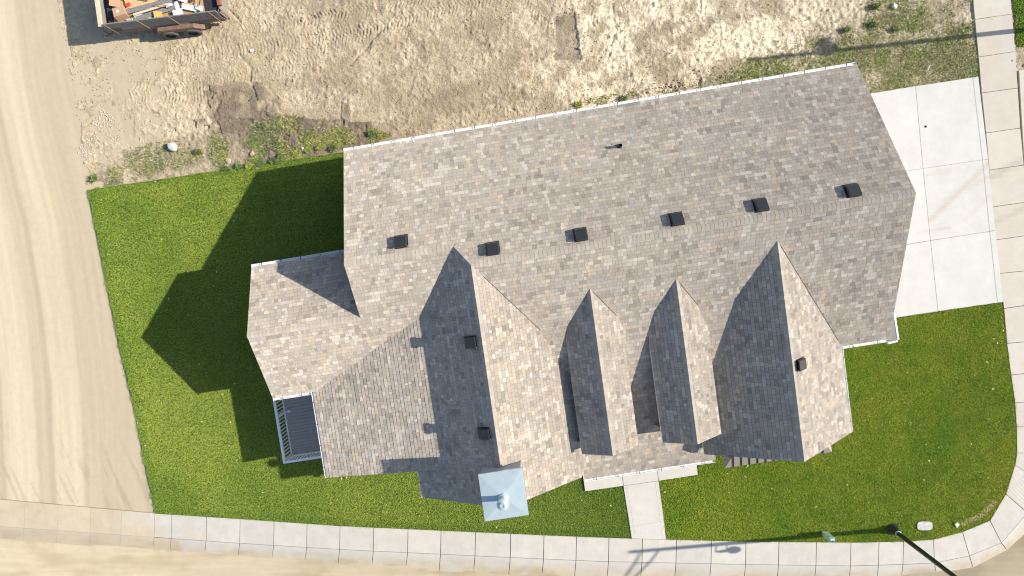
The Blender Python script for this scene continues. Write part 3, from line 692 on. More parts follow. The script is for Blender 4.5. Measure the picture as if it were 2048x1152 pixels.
# hip between the two ridge levels of the left gable
for k in range(7):
    s0, s1 = k / 7, (k + 1) / 7
    P = lambda s: (t0 + (uA - t0) * s, vL + (vR - vL) * s); d = math.hypot(uA - t0, vR - vL); nn = ((vL - vR) / d, (uA - t0) / d)
    for side, pl in ((1, PN), (-1, PAW)):
        q = []
        for s, w in ((s0, 0), (s1, 0), (s1, .12), (s0, .12)):
            u, v = P(s); u += nn[0] * w * side; v += nn[1] * w * side; q.append(W(u, v, zp(pl, u, v) + .022 + .008 * (s == s1)))
        fieldmb.poly(q if side > 0 else q[::-1], tuple(np.array(PAL[k % 5][0])))
fieldmb.obj('shingles', MT['shingle'], house, kind='stuff')
# woven valleys: step cut dark edge strips on the east side of each gable
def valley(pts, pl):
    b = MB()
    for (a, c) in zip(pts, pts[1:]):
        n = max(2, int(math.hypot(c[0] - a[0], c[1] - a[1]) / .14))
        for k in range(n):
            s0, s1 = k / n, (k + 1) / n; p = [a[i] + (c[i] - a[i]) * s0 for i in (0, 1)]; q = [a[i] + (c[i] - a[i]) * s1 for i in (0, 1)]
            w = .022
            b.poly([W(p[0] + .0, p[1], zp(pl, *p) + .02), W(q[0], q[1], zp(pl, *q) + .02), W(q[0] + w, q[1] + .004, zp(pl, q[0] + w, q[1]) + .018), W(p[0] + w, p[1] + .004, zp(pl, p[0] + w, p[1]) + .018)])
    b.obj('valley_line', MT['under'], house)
def vv(pl1, pl2, u):      # v where a gable slope (in u) meets a main slope (in v)
    return (zp(pl1, u, 0) - pl2[2]) / pl2[1]
valley([(uA + .35, vv(PAE, PS_, uA + .35)), (.55, vv(PAE, PS_, .55))], PS_)
valley([(uB + .1, vv(PBE, PS_, uB + .1)), (uBE - .25, vv(PBE, PS_, uBE - .25))], PS_)
for (u, z, v, hw, dr) in DORM: valley([(u + .08, vv(plane_u(u, z, -dr / hw), PS_, u + .08)), (u + hw * .82, vv(plane_u(u, z, -dr / hw), PS_, u + hw * .82))], PS_)
# --- gutters with hangers
def gutter(p0, p1, z, out, w=GW, cap=(1, 1), hang=.78):
    """p0-p1 roof edge in plan, out = unit vector pointing away from the roof"""
    L = math.hypot(p1[0] - p0[0], p1[1] - p0[1]); d = ((p1[0] - p0[0]) / L, (p1[1] - p0[1]) / L)
    sec = [(0, 0), (0, -.09), (w * .75, -.09), (w, -.02), (w, .0), (w - .012, .0), (w - .012, -.02), (w * .75 - .01, -.078), (.01, -.078), (.01, 0)]
    A = [W(p0[0] + out[0] * a, p0[1] + out[1] * a, z + h) for a, h in sec]; B = [W(p1[0] + out[0] * a, p1[1] + out[1] * a, z + h) for a, h in sec]
    b = MB()
    for i in range(len(sec)): j = (i + 1) % len(sec); b.poly([A[i], B[i], B[j], A[j]])
    for k, (E_) in enumerate((A, B)):
        if cap[k]:
            o = d if k else (-d[0], -d[1]); b.poly([E_[0], E_[1], E_[2], E_[3], E_[4]]); 
    go = b.obj('gutter', MT['white'], house)
    n = int(L / hang); hm = None
    for k in range(n):
        s = (k + .5) * L / n; c = (p0[0] + d[0] * s, p0[1] + d[1] * s); b = MB()
        P = [(c[0] + d[0] * e * .011 + out[0] * o_, c[1] + d[1] * e * .011 + out[1] * o_) for e, o_ in ((-1, -.05), (1, -.05), (2.4, w), (.4, w))]
        b.prism([W(*p, z - .012) for p in P], [W(*p, z + .004) for p in P]); b.obj('gutter_hanger', MT['vent'], go)
gutter((uW, vN - GW), (uE, vN - GW), zp(PN, 0, vN - GW) - .01, (0, 1))
gutter((uBE - .1, vSR + GW), (uE + .03, vSR + GW), zp(PS_, 0, vSR + GW) - .01, (0, -1))
gutter((uWW, vWN - GW), (uW + .4, vWN - GW), zp(PWN, 0, vWN - GW) - .01, (0, 1))
gutter((uWW, vWS + GW), (uLW + .02, vWS + GW), zp(PL, 0, vWS + GW) - .01, (0, -1))
gutter((uLW + GW, vLS - .02), (uLW + GW, vWS + GW - .0), zp(PLOW, uLW + GW, 0) - .01, (-1, 0), .08)
gutter((uAW + .08, vAS), (uAW + .08, vLS - .03), zp(PAW, uAW + .08, 0) - .01, (-1, 0), .08)
gutter((uBE - .07, vBS), (uBE - .07, vSR + GW - .02), zp(PBE, uBE - .07, 0) - .01, (1, 0), .07)
gutter((uPw, vP + GW), (uPe + .02, vP + GW), zP - .01, (0, -1), .11)
# --- small eave return at the garage corner
b = MB(); q = [G(1786, 622, 3.9), G(1795, 680, 3.25), G(1776, 685, 3.22), G(1768, 640, 3.6)]
b.prism([(p[0], p[1], p[2] - .1) for p in q], [tuple(p) for p in q], (.36, .33, .29)); b.obj('eave_return', [MT['shingle']], house)
b = MB()
for p, r in ((q[0], q[1]), (q[1], q[2])):
    d = np.array(r) - np.array(p); n_ = np.array([-d[1], d[0], 0]); n_ = n_ / np.linalg.norm(n_) * .07
    P = [p, r, r + n_, p + n_]; b.prism([(x[0], x[1], x[2] - .12) for x in P], [(x[0], x[1], x[2] + .015) for x in P])
b.obj('gutter', MT['white'], house)
# --- walls rise to the underside of whatever roof is above them
def wall(pts, z0=0., mat_='siding', name='wall', skip=()):
    b = MB()
    for (a, c) in zip(pts, pts[1:]):
        L = math.hypot(c[0] - a[0], c[1] - a[1]); n = max(1, int(L / .25)); d = ((c[0] - a[0]) / L, (c[1] - a[1]) / L); nn = (-d[1] * .06, d[0] * .06)
        for k in range(n):
            P = []
            for s in (k * L / n, (k + 1) * L / n):
                u, v = a[0] + d[0] * s, a[1] + d[1] * s; z = roofz(u, v, skip); P.append((u, v, (z if z else 3.2) - .172))
            (u0, v0, h0), (u1, v1, h1) = P
            lo = [W(u0, v0, z0), W(u1, v1, z0), W(u1 + nn[0], v1 + nn[1], z0), W(u0 + nn[0], v0 + nn[1], z0)]
            hi_ = [W(u0, v0, h0), W(u1, v1, h1), W(u1 + nn[0], v1 + nn[1], h1), W(u0 + nn[0], v0 + nn[1], h0)]
            b.prism(lo, hi_)
    b.obj(name, MT[mat_], house)
e = .45
wall([(uE - e, vN - .5), (uW + e, vN - .5), (uW + e, vWN - .5), (uWW + e, vWN - .5), (uWW + e, vWS + .5), (uAW + .4, vWS + .5), (uAW + .4, vAS + .5), (uAE - .3, vAS + .5), (uAE - .3, -7.6), (uBW + .4, -7.6), (uBW + .4, vBS + .5), (uBE - .4, vBS + .5), (uBE - .4, vSR + .5), (uE - e, vSR + .5), (uE - e, vN - .5)])
for (u, z, v, hw, dr) in DORM: wall([(u - hw + .3, vBk), (u - hw + .3, v + .35), (u + hw - .3, v + .35), (u + hw - .3, vBk)], 3.0)
# garage doors on the drive side
for (v0, v1) in ((4.1, -.6), (-1.2, -4.9)):
    b = MB()
    for k in range(4):
        P = [(uE - e + .07, v1), (uE - e + .11, v1), (uE - e + .11, v0), (uE - e + .07, v0)]
        b.prism([W(*p, .06 + k * .56) for p in P], [W(*p, .06 + k * .56 + .545) for p in P])
    b.obj('garage_door', MT['garage'], house)
# porch posts
for u in (1.35, 3.6, 5.6):
    b = MB(); p = W(u, vP + .38, 0); b.box((p[0], p[1], 1.5), (.2, .2, 2.82), TH); b.box((p[0], p[1], .2), (.28, .28, .22), TH); b.obj('porch_post', MT['white'], house)
for (u, v) in ((uLW + .35, vLS + .3),):
    b = MB(); p = W(u, v, 0); b.box((p[0], p[1], 1.6), (.2, .2, 3.1), TH); b.box((p[0], p[1], .6), (.27, .27, .2), TH); b.obj('porch_post', MT['white'], house)
# standing seam awning under the right gable
fu0, fu1, fv, wv = 6.80, 11.22, -10.13, vBS + .44; fz = 2.5; tz = 3.02; ins = 1.0
b = MB(); A0, A1, B0, B1 = (fu0, fv), (fu1, fv), (fu0 + ins, wv), (fu1 - ins, wv)
b.poly([W(*A0, fz), W(*A1, fz), W(*B1, tz), W(*B0, tz)]); b.poly([W(fu0, wv, fz), W(*A0, fz), W(*B0, tz)]); b.poly([W(*A1, fz), W(fu1, wv, fz), W(*B1, tz)])
b.poly([W(*A1, fz - .1), W(*A0, fz - .1), W(fu0, wv, fz - .1), W(fu1, wv, fz - .1)])
b.poly([W(*A0, fz - .1), W(*A1, fz - .1), W(*A1, fz), W(*A0, fz)]); b.poly([W(fu0, wv, fz - .1), W(*A0, fz - .1), W(*A0, fz), W(fu0, wv, fz)]); b.poly([W(*A1, fz - .1), W(fu1, wv, fz - .1), W(fu1, wv, fz), W(*A1, fz)])
aw = b.obj('metal_awning', MT['seam'], house)
for k in range(13):
    u = fu0 + .36 + k * .335
    if u > fu1 - .1: break
    top = min(1, (u - fu0) / ins, (fu1 - u) / ins); v1_, z1_ = fv + (wv - fv) * top, fz + (tz - fz) * top
    b = MB(); P = [(u - .012, fv), (u + .012, fv), (u + .012, v1_), (u - .012, v1_)]; Z = [fz, fz, z1_, z1_]
    b.prism([W(*p, z - .01) for p, z in zip(P, Z)], [W(*p, z + .045) for p, z in zip(P, Z)]); b.obj('seam', MT['vent'], aw)  # painted shade: black ribs carry the shadow that the raised seams cast
# roof vents
def on(px, py, pl):
    z = 5.0
    for _k in range(30): u, v = uv_of(G(px, py, z)); z = zp(pl, u, v)
    return u, v, z
def vent(px, py, pl, s=.44):
    u, v, z = on(px, py, pl); b = MB(); up = (-pl[0], -pl[1], 1)
    def loop(hw, h, tw=None): return [W(u + a * hw, v + c_ * hw, zp(pl, u + a * hw, v + c_ * hw) + h) for a, c_ in ((-1, -1), (1, -1), (1, 1), (-1, 1))]
    b.prism(loop(s * .56, 0), loop(s * .56, .025)); b.prism(loop(s * .40, .02), loop(s * .40, .13)); b.prism(loop(s * .50, .125), loop(s * .44, .235))
    o = b.obj('roof_vent', MT['vent'], house)
    # bright fold where the hood laps its corner
    b = MB(); P = [(u + s * .46, v - s * .40), (u + s * .53, v - s * .52), (u + s * .55, v - s * .5), (u + s * .48, v - s * .38)]
    b.prism([W(*p, zp(pl, *p) + .11) for p in P], [W(*p, zp(pl, *p) + .15) for p in P]); b.obj('hood_corner', MT['galv'], o)
for (x, y) in ((803, 483), (986, 497), (1161, 469), (1353, 438), (1520, 410), (1703, 381)): vent(x, y, PN)
for (x, y) in ((941, 684), (968, 866)): vent(x, y, PAW, .42)
vent(1601, 728, PBE, .40)
u, v, z = on(1239, 293, PN); p = W(u, v, z); b = MB(); b.tube((p[0], p[1], z - .05), (p[0], p[1], z + .32), .058, n=16, cap=False); b.tube((p[0], p[1], z - .05), (p[0], p[1], z + .318), .046, n=16, cap=False); b.lathe((p[0], p[1], z), [(.10, .0), (.075, .08), (.058, .1)])
pp = b.obj('plumbing_pipe', MT['pipe'], house)
b = MB(); P = [(u - .27, v + .10), (u + .27, v + .10), (u + .27, v + .17), (u - .27, v + .17)]; b.prism([W(*p_, zp(PN, *p_)) for p_ in P], [W(*p_, zp(PN, *p_) + .028) for p_ in P]); b.obj('flashing', MT['lead'], pp)
# chimney chase with sheet metal cap and flue
cz = 6.76; cu0, cu1, cv0, cv1 = -2.835, -1.275, -9.13, -7.43
P = rect(cu0 + .06, cu1 - .06, cv0 + .06, cv1 - .06); b = MB(); b.prism([W(*p_, 0.) for p_ in P], [W(*p_, cz - .02) for p_ in P])
ch = b.obj('chimney', MT['chase'], house)
b = MB(); R0 = [W(*p_, cz - .09) for p_ in rect(cu0, cu1, cv0, cv1)]; R1 = [W(*p_, cz) for p_ in rect(cu0, cu1, cv0, cv1)]; fl = W(-2.07, -8.37, cz + .065)
for i in range(4): j = (i + 1) % 4; b.poly([R0[i], R0[j], R1[j], R1[i]]); b.poly([R1[i], R1[j], fl])
b.obj('chimney_cap', MT['galv'], ch)
b = MB(); b.lathe((fl[0], fl[1], cz + .03), [(.19, 0), (.13, .12), (.105, .13), (.105, .62)], 28); b.obj('flue', MT['galv'], ch, smooth=True)
b = MB(); b.lathe((fl[0], fl[1], cz + .03), [(.10, .56), (.205, .60), (.21, .66), (.17, .70), (.10, .72), (.10, .76), (.065, .765), (.065, .745), (0, .745)], 32); b.obj('flue_cap', MT['galv'], ch, smooth=True)
# ------------------------------------------------------------------ deck with railing
du0, du1, dv0, dv1 = -11.86, -6.2, -7.42, vWS + .44
p = W(-9, -6, 0); deck = empty('deck', (p[0], p[1], 0), label='small grey side deck with white railing under the lower left roof corner', cat='deck')
n = 24; wv_ = (dv1 - dv0) / n
for k in range(n):
    b = MB(); P = rect(du0, du1, dv0 + k * wv_ + .003, dv0 + (k + 1) * wv_ - .003); b.prism([W(*q_, .45) for q_ in P], [W(*q_, .5) for q_ in P]); b.obj('deck_board', MT['deck'], deck)
b = MB(); P = rect(du0 + .02, du1, dv0 + .02, dv1); b.prism([W(*q_, .0) for q_ in P], [W(*q_, .44) for q_ in P]); b.obj('deck_skirt', MT['siding'], deck)
def bar(name, a, c, z0, z1, w):
    L = math.hypot(c[0] - a[0], c[1] - a[1]); d = ((c[0] - a[0]) / L, (c[1] - a[1]) / L); n_ = (-d[1] * w / 2, d[0] * w / 2)
    P = [(a[0] - n_[0], a[1] - n_[1]), (c[0] - n_[0], c[1] - n_[1]), (c[0] + n_[0], c[1] + n_[1]), (a[0] + n_[0], a[1] + n_[1])]
    b = MB(); b.prism([W(*q_, z0) for q_ in ccw(P)], [W(*q_, z1) for q_ in ccw(P)]); return b.obj(name, MT['rail'], deck)
ru = du0 + .05; rv = dv0 + .05
bar('top_rail', (ru, rv - .05), (ru, dv1), 1.46, 1.53, .10); bar('top_rail', (ru + .052, rv), (du1, rv), 1.46, 1.53, .10)
bar('bottom_rail', (ru, rv), (ru, dv1), .58, .63, .05); bar('bottom_rail', (ru, rv), (du1, rv), .58, .632, .05)
for (u, v) in ((ru, rv), (ru, (rv + dv1) / 2 + .25), (ru, dv1 - .06), (-9.0, rv), (-6.3, rv)): bar('post', (u - .05, v), (u + .05, v), .5, 1.47, .10)
k = 0; v = rv + .12
while v < dv1 - .1: bar('baluster', (ru - .02, v), (ru + .02, v), .6, 1.465, .034); v += .155
u = ru + .12
while u < -8.6: bar('baluster', (u - .02, rv), (u + .02, rv), .6, 1.465, .034); u += .155
bar('bracket', (ru + .10, (rv + dv1) / 2 + .25), (ru + .24, (rv + dv1) / 2 + .25), .5, .56, .10)
# ------------------------------------------------------------------ street lamps
def lamp(px, py, h, arms, ped, label):
    g0 = G(px, py); t = empty('street_lamp', tuple(g0), label=label, cat='street lamp', group='black street lamps along the pavement')
    b = MB(); b.lathe((0, 0, 0), [(.27, 0), (.27, .05), (.235, .09), (.20, .22), (.135, .44), (.12, .50)], 28); b.obj('base', MT['black'], t, True, True)
    b = MB(); b.lathe((0, 0, .49), [(.135, 0), (.135, .05), (.09, .055)], 24); b.obj('collar', MT['galv'], t, True, True)
    b = MB(); b.tube((0, 0, .5), (0, 0, h), .105, .075, 20); b.lathe((0, 0, h), [(.055, 0), (.075, .03), (.05, .1), (0, .16)]); b.obj('pole', MT['black'], t, True, True)
    for (z0, z1, dx, dy) in arms:
        b = MB(); b.tube((0, 0, z0), (dx, dy, z1), .035, n=10); b.obj('arm', MT['black'], t, True, True)
    if len(arms) == 2:
        (a0, a1, ax, ay), (c0, c1, cx, cy) = arms
        for f in (.25, .75):
            b = MB(); b.tube((ax * f, ay * f, a0 + (a1 - a0) * f), (cx * f, cy * f, c0 + (c1 - c0) * f), .02, n=8); b.obj('brace', MT['black'], t, True, True)
        b = MB(); b.lathe((ax, ay - .1, a1 - .35), [(0, .32), (.12, .3), (.30, .12), (.32, .06), (.05, .05)], 24); lh = b.obj('lamp_head', MT['black'], t, True, True)
        b = MB(); b.lathe((ax, ay - .1, a1 - .35), [(.26, .05), (.18, -.04), (0, -.08)], 24); b.obj('lamp_glass', MT['lamp'], lh, True, True)
    for (z, dx, dy, r) in ped:
        b = MB(); b.tube((0, 0, z + .25), (dx, dy, z + .25), .022, n=8); b.obj('arm', MT['black'], t, True, True)
        b = MB(); b.lathe((dx, dy, z), [(0, .28), (r * .4, .25), (r, .08), (r, 0), (r * .7, -.12), (0, -.16)], 20); b.obj('lantern', MT['black'], t, True, True)
    return t
lamp(1784, 1058, 8.0, [(7.72, 8.35, -.2, -2.4), (7.15, 8.2, -.2, -2.3)], [(4.82, -.02, -.32, .17), (5.15, -.02, -.34, .07)], 'black street lamp with flared base on the grass near the corner pavement')
l2 = lamp(2124, 52, 9.0, [], [(6.78, 0, .22, .40)], 'tall black street lamp just beyond the upper right side pavement')
# ------------------------------------------------------------------ small things on the lawn and lot
g0 = G(1649, 1066); t = empty('utility_pedestal', tuple(g0), label='pale green utility pedestal standing on the grass by the front pavement', cat='utility pedestal')
b = MB(); b.prism([(x_ * .13, y_ * .13, 0) for x_, y_ in ((-1, -.8), (1, -.8), (1, .8), (-1, .8))], [(x_ * .115, y_ * .115, .70) for x_, y_ in ((-1, -.8), (1, -.8), (1, .8), (-1, .8))]); b.obj('body', MT['green'], t, False, True)
b = MB(); b.prism([(x_ * .14, y_ * .14, .68) for x_, y_ in ((-1, -.8), (1, -.8), (1, .8), (-1, .8))], [(x_ * .10, y_ * .10, .80) for x_, y_ in ((-1, -.8), (1, -.8), (1, .8), (-1, .8))]); b.box((.02, -.02, .81), (.06, .06, .03), m=0); b.obj('lid', MT['green'], t, False, True)
b = MB(); c0 = G(1848, 1050.5); r_ = random.Random(5); n = 22; L = []
for k in range(n):
    a = 2 * PI * k / n; rx, ry = .335, .20; s_ = (abs(math.cos(a)) ** 4 + abs(math.sin(a)) ** 4) ** -.25; L.append((c0[0] + rx * math.cos(a) * s_, c0[1] + ry * math.sin(a) * s_))
b.prism([(x_, y_, -.05) for x_, y_ in L], [(x_, y_, .075) for x_, y_ in L]); b.obj('utility_cover', mat('chalky_cover', (.47, .455, .42), .9, noise=[(9, .22, 6), (40, .14, 3)]), label='white rectangular utility cover set flush in the lawn by the lamp', cat='utility cover')
b = MB(); c0 = G(1914, 1050, .1); P = [(-.10, .03), (.02, -.13), (.035, -.06), (.11, .03), (0, .12)]; b.prism([(c0[0] + x_, c0[1] + y_, .05) for x_, y_ in P], [(c0[0] + x_, c0[1] + y_, .12 + .1 * x_) for x_, y_ in P]); b.obj('paper_scrap', MT['paper'], label='crumpled scrap of white paper on the lawn near the corner', cat='paper')
import bmesh
def rock(px, py, r, name, label, material, seed, cat='rock', flat=.6, z=0):
    me = bpy.data.meshes.new(name); bm = bmesh.new(); bmesh.ops.create_icosphere(bm, subdivisions=3, radius=1); rr = random.Random(seed)
    ax = [Vector((rr.gauss(0, 1), rr.gauss(0, 1), rr.gauss(0, 1))).normalized() for _ in range(14)]; cut = [rr.uniform(.62, .95) for _ in ax]
    for v_ in bm.verts:
        for a_, c_ in zip(ax, cut):
            d_ = v_.co.dot(a_)
            if d_ > c_: v_.co -= a_ * (d_ - c_)
        v_.co = Vector((v_.co.x * r, v_.co.y * r * .8, v_.co.z * r * flat))
    bm.to_mesh(me); bm.free(); me.materials.append(material); o = link(name, me); p_ = G(px, py); o.location = (p_[0], p_[1], z + r * flat * .5); o.rotation_euler = (0, 0, rr.uniform(0, 3)); setp(o, label=label, cat=cat); return o
rock(347, 294, .24, 'rock', 'white boulder on the bare lot above the left lawn', MT['rock'], 3, flat=.75)
tan = mat('tan_stone', (.48, .37, .27), .95, noise=[(15, .15, 4)])
rock(505, 307, .13, 'rock', 'pale brown stone among the weeds above the shaded lawn', tan, 4, flat=.4); rock(457, 322, .15, 'rock', 'flat tan slab of stone in the weeds left of the other stones', tan, 5, flat=.25)
rock(606, 298, .09, 'rock', 'small white stone in the yellow weeds by the house corner', MT['rock'], 6)
rock(1160, 96, .08, 'rock', 'small white stone at the end of the dug strip', MT['rock'], 7); rock(1787, 13, .16, 'rock', 'pale rounded stone beside a weed near the top right', MT['rock'], 8)
b = MB(); c0 = G(504, 101, .03); b.box(c0, (.16, .10, .03), .3); b.obj('litter', MT['paper'], label='white scrap of litter on the dirt right of the trailer', cat='litter')
b = MB(); c0 = G(1858, 135, .1); b.tube((c0[0] - .04, c0[1] - .12, .06), (c0[0] + .05, c0[1] + .12, .10), .02, n=8); b.obj('stake', MT['paper'], label='short white stake lying in the rough grass above the driveway', cat='stake')
b = MB(); c0 = G(1851.5, 253, .05); b.lathe((c0[0], c0[1], .038), [(.05, 0), (.045, .02), (.02, .03), (.015, .01), (0, .01)], 14); b.obj('shutoff_cap', MT['pipe'], label='small dark shut off cap set in the driveway', cat='cap')
# individual leafy weeds
def weed(px, py, r, label, seed, cols=((.15, .22, .06), (.21, .28, .08), (.10, .15, .05)), h=.22):
    rr = random.Random(seed); p_ = G(px, py); b = MB()
    sub = [(0, 0)] * 3 + [(rr.gauss(0, r * .2), rr.gauss(0, r * .15)) for _ in range(5)]
    for q_ in sub[3:]: b.tube((0, 0, .02), (q_[0], q_[1], .09), .012, .008, 5, cols[0])
    for k in range(int(120 + 420 * r)):
        cx_, cy_ = rr.choice(sub); a = rr.uniform(0, 2 * PI); l = rr.uniform(.03, .085); d0 = min(abs(rr.gauss(0, .06)), .11); z0 = rr.uniform(.01, h * .7); w = l * rr.uniform(.2, .42); dr = rr.uniform(-.03, .04)
        x0, y0 = cx_ + d0 * math.cos(a), cy_ + d0 * math.sin(a); a += rr.uniform(-.9, .9); ca, sa = math.cos(a), math.sin(a); m_ = (x0 + ca * l * .5, y0 + sa * l * .5, z0 + .02); cc_ = rr.choice(cols); f_ = rr.uniform(.8, 1.3); cc_ = tuple(q_ * f_ for q_ in cc_)
        b.poly([(x0, y0, z0), (m_[0] - sa * w, m_[1] + ca * w, m_[2]), (x0 + ca * l, y0 + sa * l, z0 + dr)], cc_); b.poly([(x0, y0, z0), (x0 + ca * l, y0 + sa * l, z0 + dr), (m_[0] + sa * w, m_[1] - ca * w, m_[2])], cc_)
    for k in range(5):
        a = k * 1.3; b.tube((0, 0, -.03), (r * .3 * math.cos(a), r * .3 * math.sin(a), h * .8), .008, .005, 5, cols[0])
    o = b.obj('weed', MT['grass']); o.location = p_; setp(o, label=label, cat='weed'); return o
DK = ((.07, .11, .04), (.11, .17, .055), (.15, .21, .07)); YL = ((.30, .34, .06), (.36, .36, .08), (.2, .27, .06))
weed(1750, 14, .34, 'dark bushy weed at the top edge right of the bare dirt', 1, DK, .3); weed(1742, 50, .22, 'green weed in the lamp pole shadow at the upper right', 2, DK); weed(1790, 60, .22, 'green weed on rough ground right of the pole shadow blob', 3)
weed(1692, 60, .26, 'dusty green weed beside the round shadow', 9); weed(742, 268, .34, 'dark leafy weed by the gutter near the upper left house corner', 4, DK); weed(1247, 196, .24, 'lone bright weed just above the long gutter', 5); weed(1158, 210, .26, 'pale green weed above the gutter in the bare dirt', 6, YL)
weed(398, 304, .26, 'dark green weed right of the white boulder', 7, DK); weed(190, 358, .30, 'weed tuft at the top left corner of the lawn', 8)
for k, (x, y, c, l) in enumerate(((478, 332, 0, 'first leafy weed of the row along the shaded lawn edge'), (498, 333, 2, 'broad pale weed in the row above the lawn shadow tip'), (520, 326, 0, 'low weed in the middle of the lawn edge row'), (545, 322, 1, 'dense green weed right of the lawn edge row middle'), (560, 316, 0, 'leafy weed left of the yellow weeds'),
        (590, 306, 2, 'bright yellow weed near the small white stone'), (615, 300, 2, 'yellow weed between the white stone and the house corner'), (640, 296, 2, 'yellow green weed close to the house corner'), (666, 298, 1, 'last weed of the row beside the house corner'), (455, 338, 1, 'sparse weed at the left end of the lawn edge row'))):
    weed(x, y, .26, l, 20 + k, (((.12, .2, .06), (.2, .28, .1), (.08, .14, .05)), DK, YL)[c], .15)
# ------------------------------------------------------------------ dump trailer with its load
ta = 0.106; T0 = G(200, 50, 1.68); T0 = Vector((T0[0], T0[1], 0))
tr = empty('utility_trailer', tuple(T0), label='rusty tandem axle trailer with grey wooden sides full of building waste', cat='trailer')
R_ = Matrix.Rotation(ta, 3, 'Z')
def TL(x, y, z): v_ = R_ @ Vector((x, y, 0)); return (T0.x + v_.x, T0.y + v_.y, z)
def tb(name, m_, c, size, parent=None, rz=0., tilt=None, label=None):
    b = MB(); b.box(TL(*c), size, ta + rz, tilt=tilt); o = b.obj(name, MT[m_], tr if parent is None else parent)
    if label: o['label'] = label
    return o
LT, WT = 4.95, 2.2
for s_, y in ((0, 0), (1, WT)):
    for k in range(3): tb('side_board', 'gwood', (LT / 2 + .03 * k, y, 1.05 + .14 + .265 * k - .13), (LT - .1, .045, .255))
    tb('side_rail', 'rust', (LT / 2, y, .80), (LT, .07, .26))
    for x in (.18, 1.62, 2.98, LT - .28): tb('stake', 'rust', (x, y + (-.05 if y == 0 else .05), 1.16), (.055, .05, 1.12))
tb('front_board', 'lwood', (-.02, WT / 2, 1.62), (.16, WT + .1, .07)); tb('front_panel', 'gwood', (.0, WT / 2, 1.2), (.05, WT, .85))
tb('bed_floor', 'liner', (LT / 2, WT / 2, .74), (LT, WT, .06)); tb('tail_frame', 'redwhite', (LT + .12, WT / 2 + .2, 1.45), (.17, WT - .2, .14)); tb('tail_frame', 'rust', (LT + .05, .12, .95), (.12, .12, .9))
tb('tail_panel', 'gwood', (LT + .06, WT / 2, 1.05), (.05, WT, .7)); tb('coupler', 'rust', (-.35, .0, .55), (.5, .06, .06), rz=.3); tb('coupler', 'rust', (-.42, .1, .6), (.3, .05, .05), rz=-.5)
b = MB()       # fender: raised in the middle, sloping down at its ends
X = [1.78, 1.98, 3.58, 3.92]; Z = [.66, .88, .88, .62]
for (xa, xb, za, zb) in zip(X, X[1:], Z, Z[1:]):
    b.prism([TL(xa, -.25, za - .05), TL(xb, -.25, zb - .05), TL(xb, -.03, zb - .05), TL(xa, -.03, za - .05)], [TL(xa, -.25, za), TL(xb, -.25, zb), TL(xb, -.03, zb), TL(xa, -.03, za)])
b.prism([TL(X[0], -.26, Z[0] - .03), TL(X[3], -.26, Z[3] - .03), TL(X[3], -.235, Z[3] - .03), TL(X[0], -.235, Z[0] - .03)], [TL(X[1], -.26, Z[1]), TL(X[2], -.26, Z[2]), TL(X[2], -.235, Z[2]), TL(X[1], -.235, Z[1])])
b.obj('fender', MT['rust'], tr)
for side, yy in ((-1, -.20), (1, WT + .20)):
    for x in (2.27, 3.27):
        b = MB(); c = TL(x, yy, .36); prof = [(.21, -.10), (.33, -.115), (.38, -.085), (.385, 0), (.38, .085), (.33, .115), (.21, .10)]
        n = 28; Rv = Matrix.Rotation(ta, 3, 'Z') @ Matrix.Rotation(PI / 2, 3, 'X')
        def lat(bm, pr):
            for (r0, z0), (r1, z1) in zip(pr, pr[1:]):
                for i in range(n):
                    a, c_ = 2 * PI * i / n, 2 * PI * (i + 1) / n
                    q = [Rv @ Vector(w_) for w_ in ((r0 * math.cos(a), r0 * math.sin(a), z0), (r0 * math.cos(c_), r0 * math.sin(c_), z0), (r1 * math.cos(c_), r1 * math.sin(c_), z1), (r1 * math.cos(a), r1 * math.sin(a), z1))]
                    bm.poly([(c[0] + w_.x, c[1] + w_.y, c[2] + w_.z) for w_ in q])
        lat(b, prof); wh = b.obj('wheel', MT['tyre'], tr, True)
        b = MB(); lat(b, [(0, -.05), (.10, -.06), (.12, -.02), (.19, -.02), (.205, -.09)]); lat(b, [(0, .05), (.10, .06), (.12, .02), (.19, .02), (.205, .09)]); b.obj('rim', MT['hub'], wh, True)
def load(name, m_, c, size, rz, label, cat, tilt=None, extra=None, group=None):
    b = MB(); b.box((0, 0, 0), size, ta + rz, tilt=tilt); o = b.obj(name, MT[m_]); o.location = TL(*c); setp(o, label=label, cat=cat, group=group); return o
load('cardboard_box', 'card', (.80, .48, 1.40), (.50, .42, .34), .25, 'brown cardboard box with a white label at the left end of the trailer', 'box', (-.25, .12))
load('cardboard_box', 'card', (.62, .98, 1.38), (.42, .36, .26), -.3, 'smaller crushed cardboard box behind the larger brown box in the trailer', 'box', (.2, .3))
load('cardboard_box', 'card', (1.0, 1.28, 1.35), (.4, .3, .3), .6, 'open brown carton beside the chipboard sheet in the trailer', 'box', (.1, -.3))
b = MB(); c = TL(.76, .52, 1.583); b.lathe(c, [(.06, 0), (0, .004)], 14); o = b.obj('sticker', MT['paper'], label='round white sticker on top of the brown box', cat='sticker')
load('chipboard_sheet', 'osb', (2.25, 1.30, 1.42), (2.5, 1.15, .02), .05, 'large sheet of orange chipboard lying across the trailer load', 'sheet', (.05, -.02))
load('chipboard_sheet', 'osb', (2.6, 1.9, 1.5), (1.6, .7, .02), .25, 'second chipboard sheet at the back of the trailer load', 'sheet', (-.05, .05))
load('wood_plank', 'gwood', (2.0, .62, 1.46), (2.3, .19, .05), .13, 'wide weathered grey plank along the front of the chipboard', 'plank', (.25, 0))
load('wood_plank', 'gwood', (2.15, .30, 1.42), (1.9, .17, .045), .16, 'grey plank nearest the side board of the trailer', 'plank', (.2, 0))
load('wood_plank', 'lwood', (2.1, .47, 1.47), (1.5, .09, .04), .17, 'narrow pale plank between the two grey planks', 'plank')
